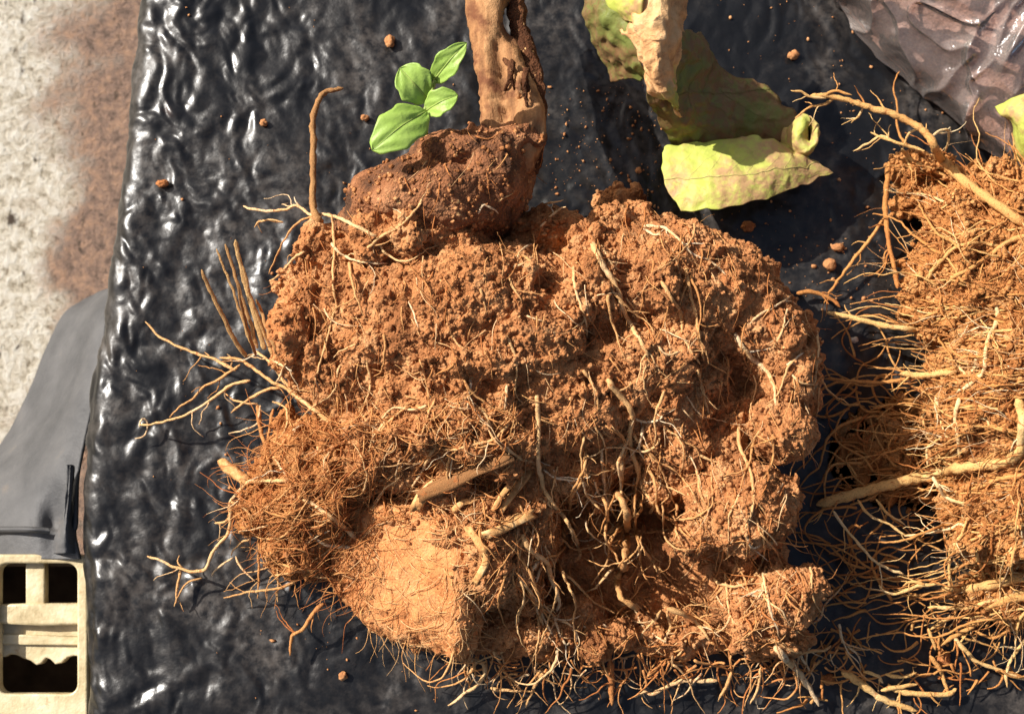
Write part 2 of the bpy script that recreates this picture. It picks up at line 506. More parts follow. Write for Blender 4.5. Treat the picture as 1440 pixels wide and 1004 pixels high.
# ------------------------------------------------------------------ cream crate
def crate():
    m = Mat('cream_plastic', 0.42, 0.5)
    n = m.noise(90, 5, 0.65)
    c = m.ramp(n, [(0.3, lin(160, 140, 100)), (0.5, lin(200, 182, 142)), (0.7, lin(222, 208, 176))])
    c = m.mix(m.mask(m.noise(160, 5, 0.7), 0.58, 0.72), c, lin(176, 140, 96))
    m.color(c)
    m.bump(m.noise(300, 4, 0.6), 0.0004)
    zt = -0.012
    base = P(60, 880, -0.10)
    e = empty('crate', base, 'cream plastic crate with square openings beside the black sheet', 'crate')
    def rrect(x0, y0, x1, y1, r, jag=None):
        pts = []
        for cx, cy, a0 in ((x1 - r, y0 + r, -90), (x1 - r, y1 - r, 0), (x0 + r, y1 - r, 90), (x0 + r, y0 + r, 180)):
            for k in range(7):
                a = math.radians(a0 + 15 * k)
                pts.append((cx + r * math.cos(a), cy + r * math.sin(a)))
        return pts
    def plate(name, outlines, z, thick, bev, parent):
        cu = bpy.data.curves.new(name, 'CURVE')
        cu.dimensions = '2D'
        cu.fill_mode = 'BOTH'
        cu.extrude = thick / 2
        cu.bevel_depth = bev
        cu.bevel_resolution = 2
        for ol in outlines:
            sp = cu.splines.new('POLY')
            sp.points.add(len(ol) - 1)
            for q, (a, b) in zip(sp.points, ol):
                w = P(a, b, z)
                q.co = (w.x - base.x, w.y - base.y, 0, 1)
            sp.use_cyclic_u = True
        tmp = bpy.data.objects.new('tmp', cu)
        COL.objects.link(tmp)
        dg = bpy.context.evaluated_depsgraph_get()
        me = bpy.data.meshes.new_from_object(tmp.evaluated_get(dg))
        bpy.data.objects.remove(tmp)
        me.name = name
        me.materials.clear(); me.materials.append(m.m)
        o = bpy.data.objects.new(name, me)
        COL.objects.link(o)
        o.parent = parent
        o.location = (0, 0, z - thick / 2 - base.z)
        return o
    fr = plate('frame', [rrect(-330, 782, 121, 1160, 12), rrect(-6, 789, 112, 978, 17), rrect(-200, 789, -20, 978, 17), rrect(-6, 1014, 112, 1140, 17)], zt, 0.004, 0.0006, e)
    plate('bar', [[(39, 784), (61, 784), (61, 856), (39, 856)]], zt - 0.003, 0.003, 0.0005, e)
    jag = [(-12, 915)]
    for a, b in ((6, 921), (14, 917), (24, 918), (34, 923), (44, 926), (52, 932), (57, 931), (64, 922), (72, 924), (79, 931), (86, 930), (94, 922), (104, 919), (116, 921)):
        jag.append((a, b))
    plate('panel', [[(-12, 853), (116, 853)] + jag[::-1]], zt - 0.006, 0.003, 0.0005, e)
    plate('ledge', [[(-12, 853), (116, 851), (116, 874), (60, 876), (-12, 872)]], zt - 0.0025, 0.003, 0.0008, e)
    plate('panel', [[(-12, 893), (116, 897), (116, 905), (-12, 903)]], zt - 0.0045, 0.0014, 0.0005, e)
    # box below, walls and floor coloured dark brown to paint the shade inside
    lm = Mat('crate_shade', 0.85, 0.1)
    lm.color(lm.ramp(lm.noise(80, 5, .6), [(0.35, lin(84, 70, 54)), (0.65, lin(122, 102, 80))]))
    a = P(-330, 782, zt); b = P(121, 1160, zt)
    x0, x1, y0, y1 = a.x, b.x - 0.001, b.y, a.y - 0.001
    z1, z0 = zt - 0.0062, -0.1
    for nm, (u0, v0, u1, v1) in (('shade_wall', (x0, y0, x0 + .002, y1)), ('shade_wall', (x1 - .002, y0, x1, y1)), ('shade_wall', (x0 + .002, y0, x1 - .002, y0 + .002)), ('shade_wall', (x0 + .002, y1 - .002, x1 - .002, y1)), ('floor_panel', (x0, y0, x1, y1))):
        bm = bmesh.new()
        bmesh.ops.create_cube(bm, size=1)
        zz = (z0, z1) if nm == 'shade_wall' else (z0 - 0.002, z0)
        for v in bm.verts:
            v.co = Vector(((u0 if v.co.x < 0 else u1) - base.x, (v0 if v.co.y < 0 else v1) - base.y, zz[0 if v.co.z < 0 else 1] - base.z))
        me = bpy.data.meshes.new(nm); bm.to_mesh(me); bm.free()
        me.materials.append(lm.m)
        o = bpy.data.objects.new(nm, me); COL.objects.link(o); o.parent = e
crate()

# ------------------------------------------------------------------ soil bodies
ICO = {}
def ico(sub):
    if sub not in ICO:
        bm = bmesh.new()
        bmesh.ops.create_icosphere(bm, subdivisions=sub, radius=1)
        bm.verts.ensure_lookup_table()
        ICO[sub] = (np.array([v.co[:] for v in bm.verts]), np.array([[v.index for v in f.verts] for f in bm.faces]))
        bm.free()
    return ICO[sub]

def blob_set(blobs, extra=0, erange=(0.002, 0.007), seed=1):
    r_ = np.random.default_rng(seed)
    v0, f0 = ico(3)
    v1, f1 = ico(2)
    Vs, Fs, n = [], [], 0
    centres = []
    for (a, b, rx, ry, zc, rz) in blobs:
        c = np.array(P(a, b, zc / 1000))
        s = pxm(zc / 1000)
        R = np.array([rx * s, ry * s, rz / 1000])
        v = v0 * R
        v = v * (1 + 0.22 * fbm(v0 * 1.7 + r_.uniform(0, 50, 3), 2, 5))[:, None] + c
        Vs.append(v); Fs.append(f0 + n); n += len(v)
        centres.append((c, R))
    for k in range(extra):
        c, R = centres[r_.integers(len(centres))]
        d = r_.normal(size=3); d[2] = abs(d[2]); d /= np.linalg.norm(d)
        rr = r_.uniform(*erange)
        v = v1 * rr * r_.uniform(0.7, 1.2, 3) + c + d * R * r_.uniform(0.9, 1.03)
        Vs.append(v); Fs.append(f1 + n); n += len(v)
    return np.concatenate(Vs), np.concatenate(Fs)

def remesh(V, F, voxel):
    o = mesh_np('tmp', V, F, M_SOIL)
    md = o.modifiers.new('r', 'REMESH')
    md.mode = 'VOXEL'
    md.voxel_size = voxel
    dg = bpy.context.evaluated_depsgraph_get()
    me = bpy.data.meshes.new_from_object(o.evaluated_get(dg))
    bpy.data.objects.remove(o)
    v, nrm = read_mesh(me)
    nl = len(me.loops)
    li = np.empty(nl, np.int32); me.loops.foreach_get('vertex_index', li)
    F = li.reshape(-1, 4)
    bpy.data.meshes.remove(me)
    return v, nrm, F

def clumpy(V, N, amps, seed):
    """rounded clods with sharp valleys, pits and grain"""
    a1, a2, a3, pit = amps
    d = a1 * (np.abs(perlin(V * 110, seed)) * 2 - 0.6)
    d += a2 * (np.abs(perlin(V * 290, seed + 1)) * 2 - 0.6)
    d += a3 * (np.abs(perlin(V * 700, seed + 2)) * 2 - 0.5)
    d -= pit * sstep(0.18, 0.5, perlin(V * 170, seed + 3)) * (0.6 + 0.4 * perlin(V * 500, seed + 4))
    d -= pit * 0.5 * sstep(0.2, 0.5, perlin(V * 420, seed + 6))
    return V + N * d[:, None]

def soil_body(name, V, F, mat, parent, voxel, amps, seed, zmin=0.0008):
    v, n, f = remesh(V, F, voxel)
    v = clumpy(v, n, amps, seed)
    v[:, 2] = np.maximum(v[:, 2], zmin)
    return mesh_np(name, v, f, mat, parent), v, f

def bvh_of(parts):
    Vs, Fs, n = [], [], 0
    for v, f in parts:
        Vs.append(v); Fs.append(f + n); n += len(v)
    V = np.concatenate(Vs); F = np.concatenate(Fs)
    return BVHTree.FromPolygons([tuple(x) for x in V], [tuple(int(i) for i in x) for x in F])

# ------------------------------------------------------------------ tubes
def tube(pts, rad, sides=6, flat=1.0):
    pts = np.asarray(pts, float); n = len(pts)
    T = np.gradient(pts, axis=0)
    T /= np.linalg.norm(T, axis=1, keepdims=True) + 1e-12
    up = np.array([0.13, 0.21, 0.97])
    A = np.cross(T, up); A /= np.linalg.norm(A, axis=1, keepdims=True) + 1e-9
    B = np.cross(A, T)
    an = np.arange(sides) * 2 * math.pi / sides
    ring = A[:, None, :] * np.cos(an)[None, :, None] + flat * B[:, None, :] * np.sin(an)[None, :, None]
    V = (pts[:, None, :] + ring * np.asarray(rad)[:, None, None]).reshape(-1, 3)
    i = (np.arange(n - 1)[:, None] * sides + np.arange(sides)[None, :])
    j = (np.arange(n - 1)[:, None] * sides + (np.arange(sides)[None, :] + 1) % sides)
    F = np.stack([i, j, j + sides, i + sides], -1).reshape(-1, 4)
    c0, c1 = len(V), len(V) + 1
    V = np.concatenate([V, pts[:1] - T[:1] * rad[0] * 0.5, pts[-1:] + T[-1:] * rad[-1] * 0.5])
    k = np.arange(sides)
    k2 = (k + 1) % sides
    C = np.concatenate([np.stack([k2, k, np.full(sides, c0)], 1), np.stack([k + (n - 1) * sides, k2 + (n - 1) * sides, np.full(sides, c1)], 1)])
    return V, F, C

class Tubes:
    def __init__(s): s.V, s.F, s.C, s.T, s.n = [], [], [], [], 0
    def add(s, pts, rad, sides=4, tint=0.5, flat=1.0):
        v, f, c = tube(pts, rad, sides, flat)
        s.V.append(v); s.F.append(f + s.n); s.C.append(c + s.n)
        s.T.append(np.full(len(v), tint)); s.n += len(v)
    def build(s, name, mat, parent):
        return mesh_np(name, np.concatenate(s.V), [np.concatenate(s.F), np.concatenate(s.C)], mat, parent, tint=np.concatenate(s.T))

def px_path(ctrl, step=4.0):
    c = np.asarray(ctrl, float)
    L = np.linalg.norm(np.diff(c, axis=0), axis=1).sum()
    return smooth_rows(c, max(6, int(L / step)))

def drape(pp, bvh, rpx, za, zb, lift=0.3, origin=None, smooth=5, arch=0.0):
    """3-D line over what the bvh holds; where nothing is hit, heights za..zb (mm) above the sheet"""
    n = len(pp)
    O = CAMPOS
    D = [ray(a, b) for a, b in pp]
    t = np.empty(n)
    for i, d in enumerate(D):
        f = i / max(1, n - 1)
        z = (za * (1 - f) + zb * f) / 1000
        tp = (z - O.z) / d.z
        h = bvh.ray_cast(O, d)
        if h[0] is not None and h[3] < tp + 0.004:
            tp = h[3] - rpx[i] * PX * lift
        elif h[0] is not None:
            tp = min(tp, h[3]) if h[0].z < 0.004 else h[3] - rpx[i] * PX * lift
        t[i] = tp
    if smooth > 1 and n > smooth:
        k = smooth // 2
        tm = np.array([t[max(0, i - k):i + k + 1].min() for i in range(n)]) * 0.6 + t * 0.4
        t2 = np.convolve(np.pad(tm, k, mode='edge'), np.ones(2 * k + 1) / (2 * k + 1), 'valid')
        t = t2
    if arch:
        t = t - arch / 1000 * np.sin(np.linspace(0, math.pi, n))
    return np.array([tuple(O + d * tt) for d, tt in zip(D, t)])

def wiggle(pts, amp, freq, seed):
    off = np.stack([perlin(pts * freq + 7.3, seed), perlin(pts * freq + 31.7, seed + 1), 0.6 * perlin(pts * freq + 57.1, seed + 2)], 1)
    return pts + off * amp

BRANCH = {}
def trace_root(parent, bvh, ctrl, w, za=10, zb=6, tint=0.6, mat=None, name='root', taper=0.55, sides=7, seed=0, lift=0.4, knob=0.2, flat=1.0, arch=0.0, facet=False):
    """w = width in photograph pixels at the start"""
    pp = px_path(ctrl, 3.5)
    n = len(pp)
    f = np.linspace(0, 1, n)
    rp = w / 2 * (0.86 if w < 14 else 0.95) * (1 - (1 - taper) * f)
    tint = tint * 0.9
    pts = drape(pp, bvh, rp, za, zb, lift, arch=arch)
    pts = wiggle(pts, 0.00035, 420, seed)
    sc = np.array([pxm(z) for z in pts[:, 2]])
    rad = rp * sc * (1 + knob * perlin(pts * 600, seed + 9) * 1.6)
    for i, fr in ((0, .55), (1, .85), (-1, .3), (-2, .75)):
        rad[i] *= fr
    for i, j in ((0, 1), (-1, -2)):
        h = bvh.ray_cast(CAMPOS, ray(*pp[i]))
        if h[0] is not None and h[0].z > .003:
            d = np.array(ray(*pp[i]))
            pts[i] = np.array(h[0]) + d * 2.2 * rad.max(); pts[j] = (pts[j] + np.array(h[0])) / 2
    if name == 'root' and w >= 4.5:
        T = BRANCH.setdefault(parent.name, Tubes())
        rb = np.random.default_rng(seed + 5)
        tg = np.gradient(pts, axis=0); tg /= np.linalg.norm(tg, axis=1, keepdims=True) + 1e-9
        for _ in range(int(rb.integers(1, 3 + n // 14))):
            i = int(rb.integers(2, max(3, n - 2)))
            sd = np.cross(tg[i], (0, 0, 1.0)) * rb.choice([-1, 1])
            dr = tg[i] * rb.uniform(.2, 1.0) + sd * rb.uniform(.4, 1.0) + np.array((0, 0, rb.uniform(-.5, .3)))
            q = [pts[i]]
            for _k in range(int(rb.integers(4, 13))):
                dr = dr / np.linalg.norm(dr) + rb.normal(0, .22, 3)
                q.append(q[-1] + dr / np.linalg.norm(dr) * .0009)
            q = np.array(q); q[:, 2] = np.maximum(q[:, 2], .0022)
            T.add(q, np.linspace(min(rad[i] * .5, .00034), .00008, len(q)), 5, float(np.clip(tint + rb.normal(0, .15), 0, 1)))
    v, F, C = tube(pts, np.maximum(rad, 0.00012), sides, flat)
    v = v + np.stack([perlin(v * 1500, seed + 3), perlin(v * 1500, seed + 4), perlin(v * 1500, seed + 5)], 1) * (w * PX * (0.2 if facet else 0.1))
    tn = np.clip(tint + 0.18 * perlin(v * 160, seed + 12), 0, 1)
    return mesh_np(name, v, [F, C], mat or M_ROOT, parent, tint=tn, smooth=not facet)

def wander(start, ang, length, step, turn, r_):
    p = [np.array(start, float)]
    a = ang
    da = 0.0
    for i in range(max(4, int(length / step))):
        da = da * 0.55 + r_.normal(0, turn)
        a += da
        p.append(p[-1] + step * np.array([math.cos(a), math.sin(a)]))
    return np.array(p)

def crumbs(name, bvh, region, n, rr, mat, parent, seed, zmin=0.003, test=None):
    r_ = np.random.default_rng(seed)
    v0, f0 = ico(1)
    Vs, Fs, k, tries = [], [], 0, 0
    while k < n and tries < n * 4:
        tries += 1
        a = r_.uniform(region[0], region[2]); b = r_.uniform(region[1], region[3])
        if test and not test(a, b, r_): continue
        o = CAMPOS + Vector((r_.uniform(-0.1, 0.1), r_.uniform(-0.06, 0.06), 0))
        d = (P(a, b, 0.02) - o).normalized()
        h = bvh.ray_cast(o, d)
        if h[0] is None or h[0].z < zmin: continue
        r = rr[0] + (rr[1] - rr[0]) * r_.random() ** 3
        j = v0 * (1 + 0.5 * r_.uniform(-1, 1, (len(v0), 1)))
        q, _ = np.linalg.qr(r_.normal(size=(3, 3)))
        Vs.append((j * r * r_.uniform(0.7, 1.2, 3)) @ q + np.array(h[0] + h[1] * r * 0.3)); Fs.append(f0 + k * len(v0)); k += 1
    o = mesh_np(name, np.concatenate(Vs), np.concatenate(Fs), mat, parent, smooth=False)
    return tag(o, kind='stuff')

# ------------------------------------------------------------------ main root ball
ball = empty('root_ball', P(760, 640, 0.001), 'large clod of reddish soil bound by pale roots with a cut stem at its top', 'root ball')
MAIN = [
    (640, 450, 205, 125, 24, 33), (930, 425, 160, 112, 22, 29), (1035, 455, 90, 92, 20, 23),
    (445, 465, 62, 96, 23, 20), (478, 378, 50, 40, 26, 16), (650, 595, 180, 80, 20, 29),
    (800, 560, 145, 100, 20, 30), (820, 640, 95, 50, 17, 18), (560, 640, 90, 60, 18, 22),
    (1005, 585, 85, 60, 18, 16), (1095, 535, 62, 74, 22, 20), (770, 335, 70, 42, 22, 17),
    (690, 760, 70, 100, 18, 20), (750, 740, 40, 80, 14, 16), (640, 690, 80, 50, 18, 18), (850, 760, 250, 130, 1, 4),
    (740, 885, 110, 42, 7, 9), (955, 893, 112, 28, 5, 7), (1080, 862, 58, 44, 12, 14),
    (1040, 800, 70, 70, 10, 10), (900, 330, 80, 30, 18, 14),
    (700, 525, 190, 75, 24, 31), (900, 520, 120, 75, 22, 28), (520, 540, 100, 66, 20, 24), (585, 362, 100, 52, 27, 26), (590, 338, 105, 40, 32, 22),
    (690, 620, 120, 60, 22, 26), (935, 575, 80, 80, 20, 24), (930, 660, 50, 60, 14, 18), (1000, 660, 70, 70, 18, 18), (800, 660, 90, 50, 16, 18), (830, 430, 80, 90, 24, 30),
]
vb, fb = blob_set(MAIN, 150, (0.0025, 0.0075), 4)
soil_o, sv, sf = soil_body('soil', vb, fb, M_SOIL, ball, 0.00062, (0.0017, 0.0010, 0.0006, 0.0022), 50)
parts = [(sv, sf)]
vb, fb = blob_set([(608, 292, 122, 76, 34, 24), (690, 255, 62, 72, 34, 22), (728, 205, 36, 34, 37, 12), (536, 320, 68, 40, 31, 17), (645, 228, 78, 42, 38, 18)], 12, (0.0012, 0.003), 9)
o, v, f = soil_body('crown_soil', vb, fb, M_SOIL_DARK, ball, 0.0006, (0.0009, 0.0004, 0.00025, 0.0007), 61)
parts.append((v, f))
vb, fb = blob_set([(450, 680, 88, 100, 14, 17), (425, 765, 62, 52, 8, 11), (400, 700, 60, 70, 9, 10), (500, 620, 70, 60, 16, 18)], 60, (0.002, 0.005), 12)
o, v, f = soil_body('matted_soil', vb, fb, M_FIBRE, ball, 0.0007, (0.002, 0.0014, 0.0007, 0.003), 71)
parts.append((v, f))
for k, (bl, mat, amps) in enumerate([
    ([(585, 825, 70, 90, 8, 12), (600, 790, 50, 60, 12, 14)], M_SOIL, (0.0014, 0.0006, 0.0003, 0.0007)),
    ([(410, 472, 30, 44, 38, 9), (400, 455, 22, 24, 38, 8)], M_CLOD, (0.0004, 0.0003, 0.0002, 0.0002)),
    ([(1102, 608, 46, 46, 33, 12), (1080, 590, 30, 30, 33, 10)], M_SOIL, (0.0005, 0.0006, 0.0005, 0.0006)),
    ([(1050, 715, 72, 66, 31, 15), (1010, 690, 50, 50, 30, 12), (1098, 700, 30, 34, 31, 9), (965, 765, 27, 26, 27, 7), (990, 740, 36, 36, 28, 9)], M_SOIL, (0.0009, 0.0009, 0.0006, 0.0016)),
    ([(1105, 842, 48, 48, 26, 11), (1135, 825, 30, 30, 28, 9), (1050, 860, 34, 50, 20, 8), (1090, 885, 30, 35, 18, 8)], M_SOIL, (0.0009, 0.0009, 0.0006, 0.0016)),
    ([(1010, 415, 56, 48, 37, 10)], M_CLOD, (0.0008, 0.0006, 0.0004, 0.0010)),
    ([(935, 360, 45, 34, 38, 8)], M_SOIL, (0.0008, 0.0006, 0.0004, 0.0010)),
    ([(745, 480, 80, 46, 48, 9)], M_SOIL, (0.0008, 0.0009, 0.0005, 0.0012)),
    ([(960, 640, 30, 40, 24, 8), (985, 600, 26, 24, 25, 7)], M_SOIL, (0.0008, 0.0008, 0.0006, 0.0012)),
    ([(650, 432, 60, 34, 50, 8)], M_SOIL, (0.0008, 0.0008, 0.0005, 0.0012)),
    ([(870, 285, 42, 22, 4, 5)], M_SOIL, (0.0006, 0.0006, 0.0005, 0.0008)),
]):
    vb, fb = blob_set(bl, 8, (0.001, 0.0025), 20 + k)
    o, v, f = soil_body('soil_clod', vb, fb, mat, ball, 0.0005, amps, 90 + 7 * k)
    parts.append((v, f))
# the broad cut face of pale matted soil
face = patch('cut_face', [
    [(500, 704, 15), (545, 697, 18), (590, 696, 22), (626, 706, 25), (644, 716, 20)],
    [(488, 722, 20), (545, 714, 25), (590, 712, 29), (628, 722, 32), (656, 730, 25)],
    [(468, 766, 16), (538, 763, 23), (602, 763, 30), (648, 773, 33), (676, 780, 25)],
    [(466, 820, 11), (540, 822, 20), (612, 822, 29), (654, 830, 32), (684, 834, 23)],
    [(498, 862, 8), (562, 872, 17), (617, 880, 24), (648, 890, 27), (676, 896, 18)],
    [(556, 897, 6), (592, 908, 12), (622, 922, 16), (640, 930, 18), (662, 932, 12)]], M_SOIL_MAT, ball, 120, 110, .006, .0024, 75, 31, warp=.0011)
fv, _ = read_mesh(face.data)
ff = np.empty(len(face.data.loops), np.int32); face.data.loops.foreach_get('vertex_index', ff)
parts.append((fv + np.array(ball.location), ff.reshape(-1, 4)))
BV = bvh_of(parts)

# cut stem
def stem():
    pts = smooth_rows([tuple(P(a, b, z / 1000)) for a, b, z in ((678, -70, 33), (688, -20, 34), (690, 40, 36), (702, 90, 38), (718, 140, 40), (722, 180, 41), (708, 235, 39))], 90)
    rpx = np.interp(np.linspace(0, 1, 90), [0, .2, .35, .55, .7, .85, 1], [38, 35, 31, 35, 44, 47, 42])
    v, F, C = tube(pts, rpx * 0.19e-3, 40, 0.85)
    d = 0.0015 * fbm(v * np.array([170, 70, 170]), 4, 5) - 0.0024 * sstep(0.15, 0.45, perlin(v * np.array([120, 60, 120]), 8)) + 0.0006 * perlin(v * 700, 9)
    cen = np.repeat(pts, 40, 0); cen = np.concatenate([cen, pts[:1], pts[-1:]])
    n = v - cen; n /= np.linalg.norm(n, axis=1, keepdims=True) + 1e-9
    v = v + n * d[:, None]
    hc = np.array(P(716, 132, .046))
    q = (v - hc) / np.array((.0060, .0105, .0075))
    v[:, 2] -= .0062 * np.exp(-(q ** 2).sum(1) * .9) * (1 + .3 * perlin(v * 300, 4))
    s = mesh_np('stem', v, [F, C], M_BARK, ball)
    pts = smooth_rows([tuple(P(a, b, z / 1000)) for a, b, z in ((716, -70, 30), (722, -20, 31), (730, 40, 33), (744, 85, 35), (753, 130, 36), (752, 185, 36), (742, 240, 33))], 70)
    rpx = np.interp(np.linspace(0, 1, 70), [0, .3, .6, 1], [15, 14, 14, 18])
    v, F, C = tube(pts, rpx * 0.19e-3, 20)
    v = v + np.stack([perlin(v * 400, 1), perlin(v * 400, 2), perlin(v * 400, 3)], 1) * 0.0012
    mesh_np('bark_strip', v, [F, C], M_DARKBARK, s)
    for k in range(9):
        a = 735 + random.uniform(-30, 18); b = random.uniform(75, 150); z = 41 + random.uniform(-3, 4)
        q = [(a, b, z), (a + random.uniform(-4, 10), b + 18, z + 2), (a + random.uniform(-8, 14), b + random.uniform(30, 60), z)]
        pts = smooth_rows([tuple(P(*x[:2], x[2] / 1000)) for x in q], 14)
        v, F, C = tube(pts, np.linspace(0.0011, 0.0004, 14), 6, 0.5)
        v = v + np.stack([perlin(v * 900, 1), perlin(v * 900, 2), perlin(v * 900, 3)], 1) * 0.0005
        mesh_np('bark_strip', v, [F, C], M_BARK if k % 2 else M_DARKBARK, s)
stem()

